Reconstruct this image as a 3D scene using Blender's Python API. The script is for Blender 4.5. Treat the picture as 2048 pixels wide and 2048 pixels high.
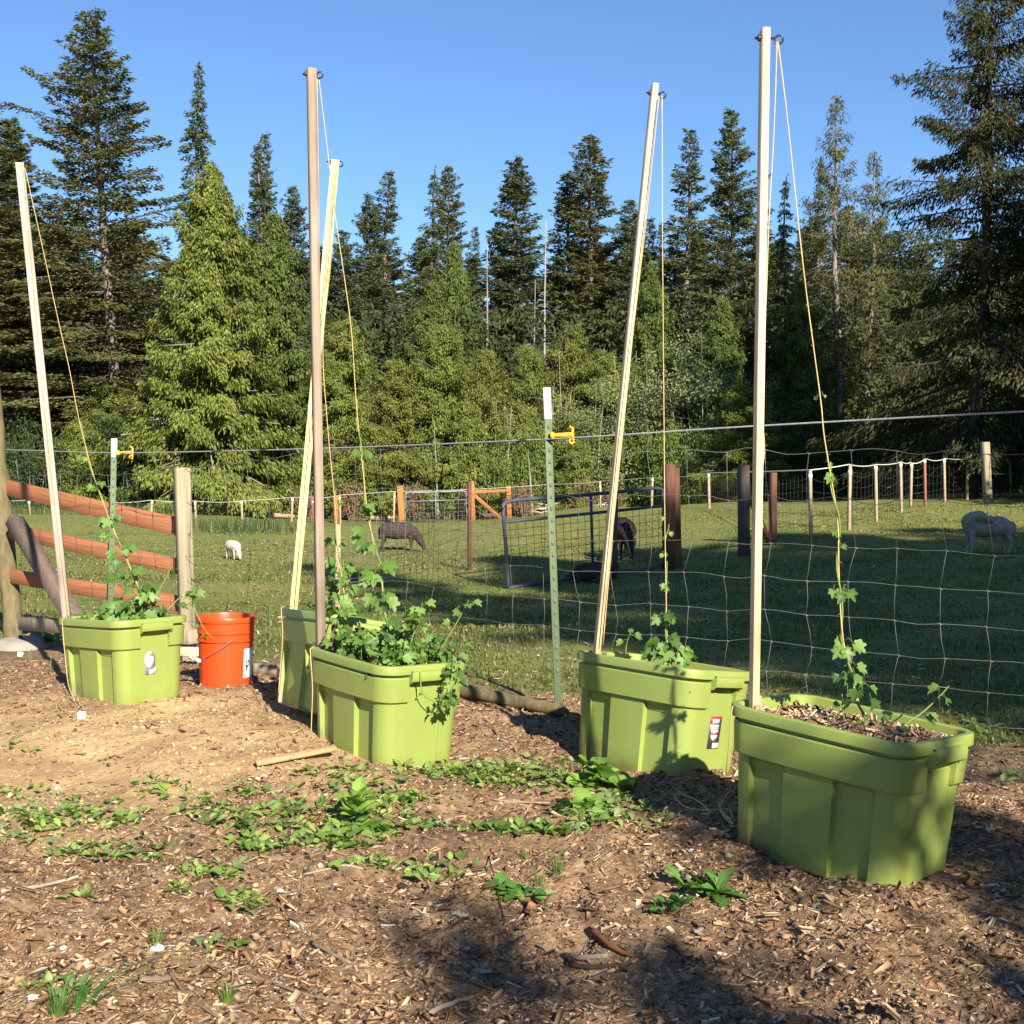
import bpy, math, random
import numpy as np
from mathutils import Vector, Matrix
from math import radians as RD, sin, cos, pi
S = bpy.context.scene
for o in list(bpy.data.objects): bpy.data.objects.remove(o)
# ------------------------------------------------------------------ camera, sky, sun, exposure
FPX = 2453.0; YH = 920.0; CH = 1.2
PITCH = math.atan((1024-YH)/FPX)
cam = bpy.data.cameras.new('camera'); camo = bpy.data.objects.new('camera', cam); S.collection.objects.link(camo)
cam.sensor_width = 36; cam.sensor_height = 36; cam.sensor_fit = 'HORIZONTAL'
cam.lens = FPX/2048*36; cam.clip_start = .05; cam.clip_end = 3000
camo.location = (0, 0, CH); camo.rotation_euler = (pi/2-PITCH, 0, 0)
S.camera = camo
SUN_AZ, SUN_EL = 22.0, 29.5                      # to the right of straight behind the camera
TOSUN = Vector((sin(RD(SUN_AZ))*cos(RD(SUN_EL)), -cos(RD(SUN_AZ))*cos(RD(SUN_EL)), sin(RD(SUN_EL))))
W = bpy.data.worlds.new('World'); S.world = W; W.use_nodes = True
nt = W.node_tree; nt.nodes.clear()
sky = nt.nodes.new('ShaderNodeTexSky'); sky.sky_type = 'NISHITA'; sky.sun_disc = False
sky.sun_elevation = RD(SUN_EL); sky.sun_rotation = RD(180-SUN_AZ)
sky.air_density = 1.0; sky.dust_density = .1; sky.ozone_density = 7.0; sky.altitude = 600
bg = nt.nodes.new('ShaderNodeBackground'); bg.inputs['Strength'].default_value = .076
wo = nt.nodes.new('ShaderNodeOutputWorld')
nt.links.new(sky.outputs[0], bg.inputs[0]); nt.links.new(bg.outputs[0], wo.inputs[0])
sl = bpy.data.lights.new('sun', 'SUN'); sl.energy = 5.0; sl.angle = RD(.53); sl.color = (1, .93, .80)
so = bpy.data.objects.new('sun', sl); S.collection.objects.link(so)
so.rotation_euler = TOSUN.to_track_quat('Z', 'Y').to_euler(); so.location = (8, -20, 14)
S.view_settings.view_transform = 'Standard'; S.view_settings.look = 'None'
S.view_settings.exposure = 1.2; S.view_settings.gamma = 1
S.cycles.max_bounces = 6; S.cycles.transparent_max_bounces = 4
# ------------------------------------------------------------------ helpers
rng = np.random.default_rng(11); random.seed(5)
COL = S.collection
def props(o, label=None, cat=None, group=None, kind=None):
    if label: o['label'] = label
    if cat: o['category'] = cat
    if group: o['group'] = group
    if kind: o['kind'] = kind
    return o
def empty(name, loc, label, cat, group=None, rot=(0, 0, 0), scale=(1, 1, 1)):
    o = bpy.data.objects.new(name, None); COL.objects.link(o)
    o.location = loc; o.rotation_euler = rot; o.scale = scale; o.empty_display_size = .2
    return props(o, label, cat, group)
class MB:
    """gathers vertices, faces and colours for one mesh"""
    def __init__(s): s.V = []; s.F = {}; s.C = []; s.n = 0; s.M = {}
    def add(s, V, faces, col=None, mi=0):
        V = np.asarray(V, float).reshape(-1, 3)
        s.V.append(V)
        c = np.ones((len(V), 3))*.5 if col is None else np.broadcast_to(np.asarray(col, float), (len(V), 3))
        s.C.append(c)
        if not isinstance(faces, (list, tuple)) or (len(faces) and isinstance(faces[0], np.ndarray) and faces[0].ndim == 2):
            fl = faces if isinstance(faces, (list, tuple)) else [faces]
            for A in fl:
                A = np.asarray(A, int)
                if len(A): s.F.setdefault((A.shape[1], mi), []).append(A+s.n)
        else:
            for f in faces: s.F.setdefault((len(f), mi), []).append(np.asarray([f], int)+s.n)
        s.n += len(V)
    def mesh(s, name, mats, smooth=False):
        me = bpy.data.meshes.new(name)
        V = np.concatenate(s.V); C = np.concatenate(s.C)
        loops = []; tot = []; mi = []
        for (k, m), L in s.F.items():
            A = np.concatenate(L); loops.append(A.ravel()); tot.append(np.full(len(A), k)); mi.append(np.full(len(A), m))
        loops = np.concatenate(loops); tot = np.concatenate(tot); mi = np.concatenate(mi)
        me.vertices.add(len(V)); me.vertices.foreach_set('co', V.ravel().astype(np.float32))
        me.loops.add(len(loops)); me.loops.foreach_set('vertex_index', loops.astype(np.int32))
        st = np.concatenate([[0], np.cumsum(tot)[:-1]])
        me.polygons.add(len(tot)); me.polygons.foreach_set('loop_start', st.astype(np.int32))
        me.polygons.foreach_set('loop_total', tot.astype(np.int32))
        me.polygons.foreach_set('material_index', mi.astype(np.int32))
        if smooth: me.polygons.foreach_set('use_smooth', np.ones(len(tot), bool))
        at = me.attributes.new('col', 'FLOAT_COLOR', 'POINT')
        at.data.foreach_set('color', np.c_[C, np.ones(len(C))].ravel().astype(np.float32))
        for m in (mats if isinstance(mats, (list, tuple)) else [mats]): me.materials.append(m)
        me.update(calc_edges=True); me.validate()
        return me
    def build(s, name, mats, parent=None, smooth=False):
        return link(name, s.mesh(name, mats, smooth), parent)
def link(name, me, parent=None):
    o = bpy.data.objects.new(name, me); COL.objects.link(o)
    if parent is not None: o.parent = parent
    return o
def unit(a):
    a = np.asarray(a, float); return a/np.maximum(np.linalg.norm(a, axis=-1, keepdims=True), 1e-9)
def tube(mb, P, r, n=6, col=None, mi=0, cap=True):
    P = np.asarray(P, float); m = len(P); r = np.broadcast_to(np.asarray(r, float), (m,))
    T = np.gradient(P, axis=0); T = unit(T)
    up = np.array([0, 0, 1.]) if abs(T[:, 2]).mean() < .9 else np.array([1., 0, 0])
    A = unit(np.cross(T, up)); B = np.cross(T, A)
    th = np.arange(n)*2*pi/n
    V = P[:, None]+r[:, None, None]*(np.cos(th)[None, :, None]*A[:, None]+np.sin(th)[None, :, None]*B[:, None])
    i = np.arange(m-1)[:, None]*n; j = np.arange(n)[None]; k = (j+1) % n
    Q = np.stack([i+j, i+k, i+n+k, i+n+j], -1).reshape(-1, 4)
    if col is not None and np.ndim(col) == 2: col = np.repeat(col, n, 0)
    fs = [Q]
    if cap and n >= 3: fs += [np.array([list(range(n))[::-1]]), np.array([[(m-1)*n+q for q in range(n)]])]
    mb.add(V.reshape(-1, 3), fs, col, mi)
def box(mb, c, size, rot=None, col=None, mi=0, bev=.0):
    """box with chamfered long edges when bev > 0"""
    sx, sy, sz = np.asarray(size, float)/2
    if bev <= 0:
        V = np.array([[x, y, z] for z in (-sz, sz) for x, y in ((-sx, -sy), (sx, -sy), (sx, sy), (-sx, sy))])
        Q = np.array([[3, 2, 1, 0], [4, 5, 6, 7], [0, 1, 5, 4], [1, 2, 6, 5], [2, 3, 7, 6], [3, 0, 4, 7]]); fs = [Q]
    else:
        b = bev
        ring = np.array([(-sx+b, -sy), (sx-b, -sy), (sx, -sy+b), (sx, sy-b), (sx-b, sy), (-sx+b, sy), (-sx, sy-b), (-sx, -sy+b)])
        inn = ring*np.array([(sx-b)/sx, (sy-b)/sy])
        L = [(inn, -sz), (ring, -sz+b), (ring, sz-b), (inn, sz)]
        V = np.concatenate([np.c_[a, np.full(8, z)] for a, z in L])
        Q = np.array([[i*8+j, i*8+(j+1) % 8, i*8+8+(j+1) % 8, i*8+8+j] for i in range(3) for j in range(8)])
        fs = [Q, np.array([list(range(8))[::-1], list(range(24, 32))])]
    if rot is not None: V = V@np.asarray(rot).T
    mb.add(V+np.asarray(c, float), fs, col, mi)
def frame_z(d, hint=(0, 1, 0)):
    """rotation with local z along d"""
    z = unit(np.asarray(d, float)); x = np.cross(hint, z)
    if np.linalg.norm(x) < 1e-4: x = np.cross((1, 0, 0), z)
    x = unit(x); y = np.cross(z, x)
    return np.stack([x, y, z], 1)
def beam(mb, a, b, w, d, hint=(0, 1, 0), twist=0, col=None, bev=.003, mi=0):
    a = np.asarray(a, float); b = np.asarray(b, float)
    R = frame_z(b-a, hint); c, s = cos(twist), sin(twist)
    R = R@np.array([[c, -s, 0], [s, c, 0], [0, 0, 1]])
    box(mb, (a+b)/2, (w, d, np.linalg.norm(b-a)), R, col, mi, bev)
def ray(px, py):
    r = np.array([(px-1024)/FPX, cos(PITCH)+(1024-py)/FPX*sin(PITCH), -sin(PITCH)+(1024-py)/FPX*cos(PITCH)])
    return r
def at(px, py, Y):
    """point seen at pixel (px, py) of the 2048 px photograph, Y metres ahead"""
    r = ray(px, py); return np.array([0, 0, CH])+r*(Y/r[1])
def smooth_path(P, k=6):
    P = np.asarray(P, float); n = len(P)
    if n < 3: return np.linspace(P[0], P[-1], k+1)
    Q = np.vstack([2*P[0]-P[1], P, 2*P[-1]-P[-2]]); out = []
    for i in range(1, n):
        p0, p1, p2, p3 = Q[i-1], Q[i], Q[i+1], Q[i+2]
        for t in np.arange(k)/k:
            out.append(.5*(2*p1+(p2-p0)*t+(2*p0-5*p1+4*p2-p3)*t*t+(3*p1-p0-3*p2+p3)*t**3))
    return np.array(out+[P[-1]])
# numpy value noise
_NT = np.random.default_rng(3).random((64, 64))
def vnoise(x, y):
    xi = np.floor(x).astype(int); yi = np.floor(y).astype(int); fx = x-xi; fy = y-yi
    fx = fx*fx*(3-2*fx); fy = fy*fy*(3-2*fy)
    g = lambda a, b: _NT[a % 64, b % 64]
    return (g(xi, yi)*(1-fx)+g(xi+1, yi)*fx)*(1-fy)+(g(xi, yi+1)*(1-fx)+g(xi+1, yi+1)*fx)*fy-.5
def fbm(x, y, f, o=4):
    s = 0; a = 1.
    for k in range(o): s = s+a*vnoise(x*f+17.3*k, y*f+9.1*k); f *= 2.03; a *= .5
    return s
# ------------------------------------------------------------------ terrain
FENCE = np.array([(-6.5, 11.1), (-3.55, 8.70), (-2.56, 7.90), (-2.0, 7.45), (.19, 5.70), (1.75, 4.90), (4.2, 3.65), (9, 1.2)])
CTRL = np.array([(0, 0, -.05), (-2, 1, 0), (2, 1, 0), (0, 2.6, 0), (-1.6, 3.2, .0), (1.5, 2.5, .02), (-2, 4.4, .02), (0, 4, .03), (.93, 3.47, .085),
    (1.5, 3.6, .06), (.53, 4.58, .06), (-.51, 4.76, .075), (-.8, 5.33, .12), (-1.9, 5.96, .045), (-1.47, 6.3, .05), (.19, 5.7, .03), (1.75, 4.9, .02), (3.5, 4.5, .0),
    (-2.7, 6.5, .0), (-3.5, 8.7, -.134), (-2, 7.45, -.06), (-4.5, 7, .0), (-1, 9, -.2), (1, 8.5, -.15), (4, 8, -.05), (-3.5, 14, -.42), (0, 13, -.4), (3, 13, -.32), (8, 12, .05),
    (-.1, 16.5, -.53), (2.4, 18.5, -.46), (6.6, 17, -.10), (-2.2, 24.5, -.65), (-5, 22, -.58), (1.9, 21, -.47), (5.3, 21, -.07), (6.3, 23, -.05), (8.5, 26.5, .06), (11.6, 30, .22), (13.5, 34, .15),
    (-3.8, 42, -.99), (-1.4, 43, -1.0), (-10, 38, -.6), (-15, 36, -.3), (7, 36, -.05), (3, 42, -.5), (12, 30, .25), (20, 30, .5), (-20, 50, -.6), (0, 60, -.9), (15, 60, .3), (-30, 30, .2), (30, 20, .6), (20, 5, .3), (-12, 8, .2), (0, -15, 0), (20, -15, .2)])
def _uv(x, y):
    yy = np.sqrt(np.maximum(y+3.5, .6)**2+.3); return x/(yy)*1.6, np.log(yy)*1.5
_cu, _cv = _uv(CTRL[:, 0], CTRL[:, 1])
def g0(x, y):
    x = np.atleast_1d(np.asarray(x, float)).ravel(); y = np.atleast_1d(np.asarray(y, float)).ravel()
    out = np.zeros(len(x))
    for i in range(0, len(x), 40000):
        u, v = _uv(x[i:i+40000], y[i:i+40000])
        d2 = (u[:, None]-_cu)**2+(v[:, None]-_cv)**2
        w = np.exp(-d2/.02)+1e-4/(d2+.02)
        out[i:i+40000] = (w*CTRL[:, 2]).sum(1)/w.sum(1)
    return out
def fence_side(x, y):
    """signed distance beyond the wire fence (positive = pasture)"""
    x = np.asarray(x, float).ravel(); y = np.asarray(y, float).ravel(); best = np.full(len(x), 1e9); sg = np.ones(len(x))
    for a, b in zip(FENCE[:-1], FENCE[1:]):
        d = b-a; L = np.hypot(*d); t = np.clip(((x-a[0])*d[0]+(y-a[1])*d[1])/L**2, 0, 1)
        dist = np.hypot(x-a[0]-t*d[0], y-a[1]-t*d[1]); s = ((y-a[1])*d[0]-(x-a[0])*d[1])
        m = dist < best; best[m] = dist[m]; sg[m] = np.sign(s[m])
    return best*sg
def grass_mask(x, y):
    d = fence_side(x, y)-.12+.55*fbm(x, y, 1.7, 3); return np.clip(d/.35+.3, 0, 1)
def sand_mask(x, y):
    d = 1-np.sqrt(((x+2.0)/1.65)**2+((y-4.85)/1.1)**2)+.5*fbm(x, y, 1.3, 3); return np.clip(d*2.2+.25, 0, 1)
TUBS = {'front': (.933, 3.47, .05, -48, -.2, 4.0), 'right': (.528, 4.582, .024, -47.3, -5.4, 6.3), 'mid': (-.509, 4.763, .026, -52.4, -.7, 2.4),
        'left': (-1.897, 5.96, .016, -42.1, -3., -1.8), 'back': (-.803, 5.328, .098, -61., -9.2, 8.2)}
def ground(x, y):
    x = np.atleast_1d(np.asarray(x, float)).ravel(); y = np.atleast_1d(np.asarray(y, float)).ravel()
    z = g0(x, y); near = np.clip((9-y)/4, 0, 1)*(np.abs(x) < 6)
    gm = grass_mask(x, y); sm = sand_mask(x, y)
    z = z+near*(1-gm)*(.055*fbm(x, y, 1.6, 3)+(1-.6*sm)*(.048*fbm(x+5, y, 5.5, 4)+.016*np.maximum(0, fbm(x, y+7, 21, 2))))
    z = z+gm*.05*fbm(x, y, .6, 3)+gm*.02*fbm(x, y, 4., 2)
    return z
def gz(x, y): return float(ground([x], [y])[0])
def hit(px, py):
    r = ray(px, py); t = 6.
    for k in range(40):
        p = np.array([0, 0, CH])+r*t; zz = gz(p[0], p[1]); t = t+.6*((CH-zz)/(-r[2])-t) if r[2] < -1e-4 else t
    p = np.array([0, 0, CH])+r*t; p[2] = gz(p[0], p[1]); return p
def hits(px, py):
    px = np.asarray(px, float); py = np.asarray(py, float)
    rx = (px-1024)/FPX; ry = cos(PITCH)+(1024-py)/FPX*sin(PITCH); rz = -sin(PITCH)+(1024-py)/FPX*cos(PITCH)
    t = np.full(len(px), 5.)
    for k in range(25): t = t+.6*((CH-g0(rx*t, ry*t))/(-rz)-t)
    for k in range(4): t = t+.5*((CH-ground(rx*t, ry*t))/(-rz)-t)
    return np.stack([rx*t, ry*t, ground(rx*t, ry*t)], 1)
# ------------------------------------------------------------------ materials
def mat(name, base=(.5, .5, .5), rough=.6, attr=False, noise=None, bump=0, bscale=40, spec=.5, metal=0, trans=0, stretch=None, hue=None, attr_mul=1.0):
    """principled material; attr: colour from the 'col' attribute; noise: (scale, other colour, contrast); bump in object space"""
    m = bpy.data.materials.new(name); m.use_nodes = True; n = m.node_tree; b = n.nodes['Principled BSDF']
    b.inputs['Roughness'].default_value = rough; b.inputs['Metallic'].default_value = metal
    b.inputs['Specular IOR Level'].default_value = spec
    b.inputs['Base Color'].default_value = (*base, 1)
    tc = n.nodes.new('ShaderNodeTexCoord'); vec = tc.outputs['Object']
    if stretch:
        mp = n.nodes.new('ShaderNodeMapping'); mp.inputs['Scale'].default_value = stretch; n.links.new(vec, mp.inputs[0]); vec = mp.outputs[0]
    src = None; band = stretch is not None and 'lumber' in name
    if attr:
        a = n.nodes.new('ShaderNodeAttribute'); a.attribute_name = 'col'; src = a.outputs['Color']
    if noise:
        tx = n.nodes.new('ShaderNodeTexNoise'); tx.inputs['Scale'].default_value = noise[0]; tx.inputs['Detail'].default_value = 6; tx.inputs['Roughness'].default_value = .62
        n.links.new(vec, tx.inputs['Vector'])
        rp = n.nodes.new('ShaderNodeMapRange'); c = noise[2] if len(noise) > 2 else .2
        rp.inputs['From Min'].default_value = .5-c; rp.inputs['From Max'].default_value = .5+c; n.links.new(tx.outputs['Fac'], rp.inputs['Value'])
        mx = n.nodes.new('ShaderNodeMix'); mx.data_type = 'RGBA'; n.links.new(rp.outputs[0], mx.inputs['Factor'])
        if src is None: mx.inputs['A'].default_value = (*base, 1)
        else: n.links.new(src, mx.inputs['A'])
        if attr:
            mx.blend_type = 'MULTIPLY'; mx.inputs['B'].default_value = (*noise[1], 1)
        else: mx.inputs['B'].default_value = (*noise[1], 1)
        src = mx.outputs['Result']
    if band:                                                       # weathering and knots along the length
        m3 = n.nodes.new('ShaderNodeMapping'); m3.inputs['Scale'].default_value = (6, 6, 2.4); n.links.new(tc.outputs['Object'], m3.inputs[0])
        t3 = n.nodes.new('ShaderNodeTexNoise'); t3.inputs['Scale'].default_value = 1.3; t3.inputs['Detail'].default_value = 4; n.links.new(m3.outputs[0], t3.inputs['Vector'])
        vo = n.nodes.new('ShaderNodeTexVoronoi'); vo.inputs['Scale'].default_value = 1.0; n.links.new(m3.outputs[0], vo.inputs['Vector'])
        r3 = n.nodes.new('ShaderNodeMapRange'); r3.inputs['From Min'].default_value = .35; r3.inputs['From Max'].default_value = .65; r3.inputs['To Min'].default_value = .74; r3.inputs['To Max'].default_value = 1.12; n.links.new(t3.outputs['Fac'], r3.inputs['Value'])
        r4 = n.nodes.new('ShaderNodeMapRange'); r4.inputs['From Min'].default_value = .05; r4.inputs['From Max'].default_value = .13; r4.inputs['To Min'].default_value = .42; r4.inputs['To Max'].default_value = 1; n.links.new(vo.outputs['Distance'], r4.inputs['Value'])
        mm = n.nodes.new('ShaderNodeMath'); mm.operation = 'MULTIPLY'; n.links.new(r3.outputs[0], mm.inputs[0]); n.links.new(r4.outputs[0], mm.inputs[1])
        mz = n.nodes.new('ShaderNodeMix'); mz.data_type = 'RGBA'; mz.blend_type = 'MULTIPLY'; mz.inputs['Factor'].default_value = 1; n.links.new(src, mz.inputs['A']); n.links.new(mm.outputs[0], mz.inputs['B']); src = mz.outputs['Result']
    if src is not None: n.links.new(src, b.inputs['Base Color'])
    if bump:
        t2 = n.nodes.new('ShaderNodeTexNoise'); t2.inputs['Scale'].default_value = bscale; t2.inputs['Detail'].default_value = 5; n.links.new(vec, t2.inputs['Vector'])
        bp = n.nodes.new('ShaderNodeBump'); bp.inputs['Strength'].default_value = 1; bp.inputs['Distance'].default_value = bump
        n.links.new(t2.outputs['Fac'], bp.inputs['Height']); n.links.new(bp.outputs[0], b.inputs['Normal'])
    if trans:
        out = n.nodes['Material Output']; tr = n.nodes.new('ShaderNodeBsdfTranslucent'); ms = n.nodes.new('ShaderNodeMixShader'); ms.inputs[0].default_value = trans
        if src is not None:
            g = n.nodes.new('ShaderNodeMix'); g.data_type = 'RGBA'; g.blend_type = 'MULTIPLY'; g.inputs['Factor'].default_value = 1
            n.links.new(src, g.inputs['A']); g.inputs['B'].default_value = (1.25, 1.35, .5, 1); n.links.new(g.outputs['Result'], tr.inputs[0])
        else: tr.inputs[0].default_value = (*base, 1)
        n.links.new(b.outputs[0], ms.inputs[1]); n.links.new(tr.outputs[0], ms.inputs[2]); n.links.new(ms.outputs[0], out.inputs[0])
    return m
M = {}
M['foliage'] = mat('conifer_foliage', attr=True, rough=.75, spec=.2, trans=.25)
M['leaf'] = mat('leaf_green', attr=True, rough=.5, spec=.4, trans=.3)
M['bark'] = mat('bark', attr=True, rough=.95, spec=.1, noise=(3, (.55, .5, .48), .25), bump=.02, bscale=9, stretch=(1, 1, .35))
M['chip'] = mat('wood_chip', attr=True, rough=.85, spec=.15, noise=(60, (.6, .55, .5), .2))
M['stone'] = mat('pebble', attr=True, rough=.8, spec=.25, noise=(90, (.75, .72, .7), .2))
M['tub'] = mat('green_plastic', (.32, .47, .065), rough=.42, spec=.45, bump=.0004, bscale=420)
M['twine'] = mat('sisal_twine', (.60, .45, .20), rough=.9, spec=.1, noise=(180, (.44, .31, .12), .2))
M['lumber_new'] = mat('new_lumber', (.74, .60, .40), rough=.75, spec=.2, noise=(6, (.60, .42, .24), .16), stretch=(11, 11, .3), bump=.0008, bscale=30)
M['lumber_cream'] = mat('cream_lumber', (.80, .70, .36), rough=.75, spec=.2, noise=(6, (.68, .55, .24), .2), stretch=(9, 9, .35), bump=.0006, bscale=30)
M['lumber_old'] = mat('weathered_lumber', (.37, .295, .225), rough=.85, spec=.15, noise=(5, (.20, .14, .095), .18), stretch=(9, 9, .3), bump=.0008, bscale=30)
M['lumber_grey'] = mat('greyed_lumber', (.55, .46, .38), rough=.85, spec=.15, noise=(7, (.30, .24, .20), .16), stretch=(11, 11, .25), bump=.0008, bscale=30)
M['post_pale'] = mat('pale_post_wood', (.36, .30, .20), rough=.9, spec=.1, noise=(5, (.20, .165, .105), .2), stretch=(6, 6, .25), bump=.002, bscale=20)
M['post_round'] = mat('treated_round_post', (.21, .17, .085), rough=.9, spec=.1, noise=(9, (.10, .082, .045), .2), stretch=(3, 3, 1), bump=.003, bscale=16)
M['plank'] = mat('orange_stained_plank', (.34, .15, .075), rough=.9, spec=.08, noise=(5, (.23, .085, .038), .17), stretch=(.5, 16, 16), bump=.001, bscale=25)
M['post_orange'] = mat('orange_treated_wood', (.40, .17, .06), rough=.85, spec=.15, noise=(6, (.28, .11, .04), .2), stretch=(5, 5, .4))
M['post_brown'] = mat('dark_brown_wood', (.15, .075, .045), rough=.9, spec=.1, noise=(6, (.08, .04, .03), .2), stretch=(5, 5, .4))
M['post_dark'] = mat('dark_grey_wood', (.13, .10, .08), rough=.9, spec=.1, noise=(6, (.07, .055, .045), .2), stretch=(5, 5, .4))
M['brace'] = mat('brown_brace_wood', (.17, .13, .105), rough=.9, spec=.1, noise=(5, (.11, .075, .06), .2), stretch=(6, 6, .3), bump=.002, bscale=20)
M['tpost'] = mat('green_post_paint', (.095, .15, .085), rough=.6, spec=.3, noise=(9, (.12, .13, .07), .2), stretch=(1, 1, .5))
M['tpost_web'] = mat('rusty_post_web', (.13, .10, .045), rough=.7, spec=.3, noise=(9, (.10, .12, .06), .2), stretch=(1, 1, .5))
M['white'] = mat('white_paint', (.82, .80, .76), rough=.5, noise=(30, (.68, .65, .6), .15))
M['yellow'] = mat('yellow_plastic', (.80, .47, .01), rough=.4)
M['wire'] = mat('galvanised_wire', (.21, .20, .19), rough=.6, metal=.3, spec=.3, noise=(3, (.11, .10, .085), .2))
M['rope'] = mat('grey_electric_rope', (.30, .30, .29), rough=.85, spec=.2, noise=(120, (.16, .16, .16), .15))
M['metal_dark'] = mat('dark_metal', (.09, .085, .08), rough=.45, metal=.7)
M['gate'] = mat('blue_grey_gate_paint', (.045, .055, .075), rough=.55, spec=.3, noise=(12, (.075, .085, .10), .15))
M['gate_silver'] = mat('silver_gate_tube', (.19, .21, .23), rough=.55, metal=.3)
M['orange'] = mat('orange_plastic', (.62, .062, .010), rough=.38, spec=.45)
M['label_white'] = mat('label_white', (.78, .74, .73), rough=.45)
M['label_black'] = mat('label_black', (.045, .038, .035), rough=.4)
M['label_grey'] = mat('worn_label_grey', (.20, .19, .16), rough=.6, noise=(120, (.32, .31, .26), .15))
M['label_red'] = mat('label_red', (.62, .035, .04), rough=.45)
M['label_pink'] = mat('label_faded_pink', (.62, .45, .42), rough=.6, noise=(160, (.72, .66, .6), .1))
M['navy'] = mat('label_navy', (.03, .035, .10), rough=.45)
M['concrete'] = mat('concrete', (.27, .235, .19), rough=.9, spec=.15, noise=(18, (.28, .25, .21), .2), bump=.006, bscale=30)
M['line_white'] = mat('white_electric_tape', (.55, .54, .52), rough=.7)
M['stake'] = mat('tan_stake', (.40, .31, .20), rough=.85, noise=(9, (.26, .19, .12), .2))
M['stake_red'] = mat('rust_red_stake', (.26, .09, .06), rough=.85)
M['teal'] = mat('teal_cord', (.05, .28, .24), rough=.7)
M['board'] = mat('tan_board', (.46, .31, .16), rough=.85, spec=.1, noise=(8, (.32, .21, .11), .2), stretch=(6, 6, .4))
# ------------------------------------------------------------------ ground sheet
def axis(lo, hi, step, far, g=1.13):
    a = list(np.arange(lo, hi+1e-6, step)); s = step
    while a[-1] < far: s = min(s*g, 60); a.append(a[-1]+s)
    s = step
    while a[0] > -far: s = min(s*g, 60); a.insert(0, a[0]-s)
    return np.array(a)
gx = axis(-3.0, 3.0, .016, 900); gy = axis(2.2, 7.2, .016, 900)
XX, YY = np.meshgrid(gx, gy); xs = XX.ravel(); ys = YY.ravel()
zs = ground(xs, ys); nx = len(gx); ny = len(gy)
i = (np.arange(ny-1)[:, None]*nx+np.arange(nx-1)[None]).ravel()
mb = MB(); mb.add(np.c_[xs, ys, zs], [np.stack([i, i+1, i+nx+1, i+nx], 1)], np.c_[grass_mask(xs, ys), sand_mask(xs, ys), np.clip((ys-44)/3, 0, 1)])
def ground_material():
    m = bpy.data.materials.new('soil_and_turf'); m.use_nodes = True; n = m.node_tree; b = n.nodes['Principled BSDF']
    b.inputs['Roughness'].default_value = .95; b.inputs['Specular IOR Level'].default_value = .1
    ge = n.nodes.new('ShaderNodeNewGeometry'); at_ = n.nodes.new('ShaderNodeAttribute'); at_.attribute_name = 'col'
    se = n.nodes.new('ShaderNodeSeparateColor'); n.links.new(at_.outputs['Color'], se.inputs[0])
    def noise(sc, det=6, ro=.6):
        t = n.nodes.new('ShaderNodeTexNoise'); t.inputs['Scale'].default_value = sc; t.inputs['Detail'].default_value = det; t.inputs['Roughness'].default_value = ro
        n.links.new(ge.outputs['Position'], t.inputs['Vector']); return t.outputs['Fac']
    def ramp(f, stops):
        r = n.nodes.new('ShaderNodeValToRGB'); n.links.new(f, r.inputs[0]); e = r.color_ramp.elements
        while len(e) < len(stops): e.new(.5)
        for q, (p, c) in zip(e, stops): q.position = p; q.color = (*c, 1)
        return r.outputs[0]
    def mix(f, a, c, mode='MIX'):
        x = n.nodes.new('ShaderNodeMix'); x.data_type = 'RGBA'; x.blend_type = mode
        n.links.new(f, x.inputs['Factor']) if not isinstance(f, float) else setattr(x.inputs['Factor'], 'default_value', f)
        n.links.new(a, x.inputs['A']); n.links.new(c, x.inputs['B']); return x.outputs['Result']
    mulch = ramp(noise(34, 8, .7), [(.28, (.085, .050, .030)), (.46, (.225, .140, .080)), (.60, (.36, .24, .145)), (.76, (.50, .37, .24))])
    sand = ramp(noise(46, 8, .7), [(.25, (.30, .18, .085)), (.48, (.52, .345, .17)), (.75, (.66, .48, .28))])
    blot = ramp(noise(2.3, 4), [(.38, (.72, .70, .68)), (.62, (1.15, 1.15, 1.12))])
    soil = mix(1.0, mix(se.outputs[1], mulch, sand), blot, 'MULTIPLY')
    turf = ramp(noise(7, 8, .7), [(.25, (.08, .095, .024)), (.47, (.165, .170, .050)), (.62, (.225, .215, .078)), (.8, (.30, .26, .13))])
    patch = ramp(noise(.35, 4), [(.35, (.80, .95, .75)), (.65, (1.18, 1.08, 1.1))])
    turf = mix(1.0, turf, patch, 'MULTIPLY')
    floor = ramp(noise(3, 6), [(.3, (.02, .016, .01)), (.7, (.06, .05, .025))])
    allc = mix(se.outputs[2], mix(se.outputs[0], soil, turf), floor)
    n.links.new(allc, b.inputs['Base Color'])
    bp = n.nodes.new('ShaderNodeBump'); bp.inputs['Distance'].default_value = .012; bp.inputs['Strength'].default_value = .9
    n.links.new(noise(60, 8, .75), bp.inputs['Height']); n.links.new(bp.outputs[0], b.inputs['Normal'])
    return m
ground_o = mb.build('ground', ground_material(), smooth=True); ground_o['kind'] = 'structure'
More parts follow.
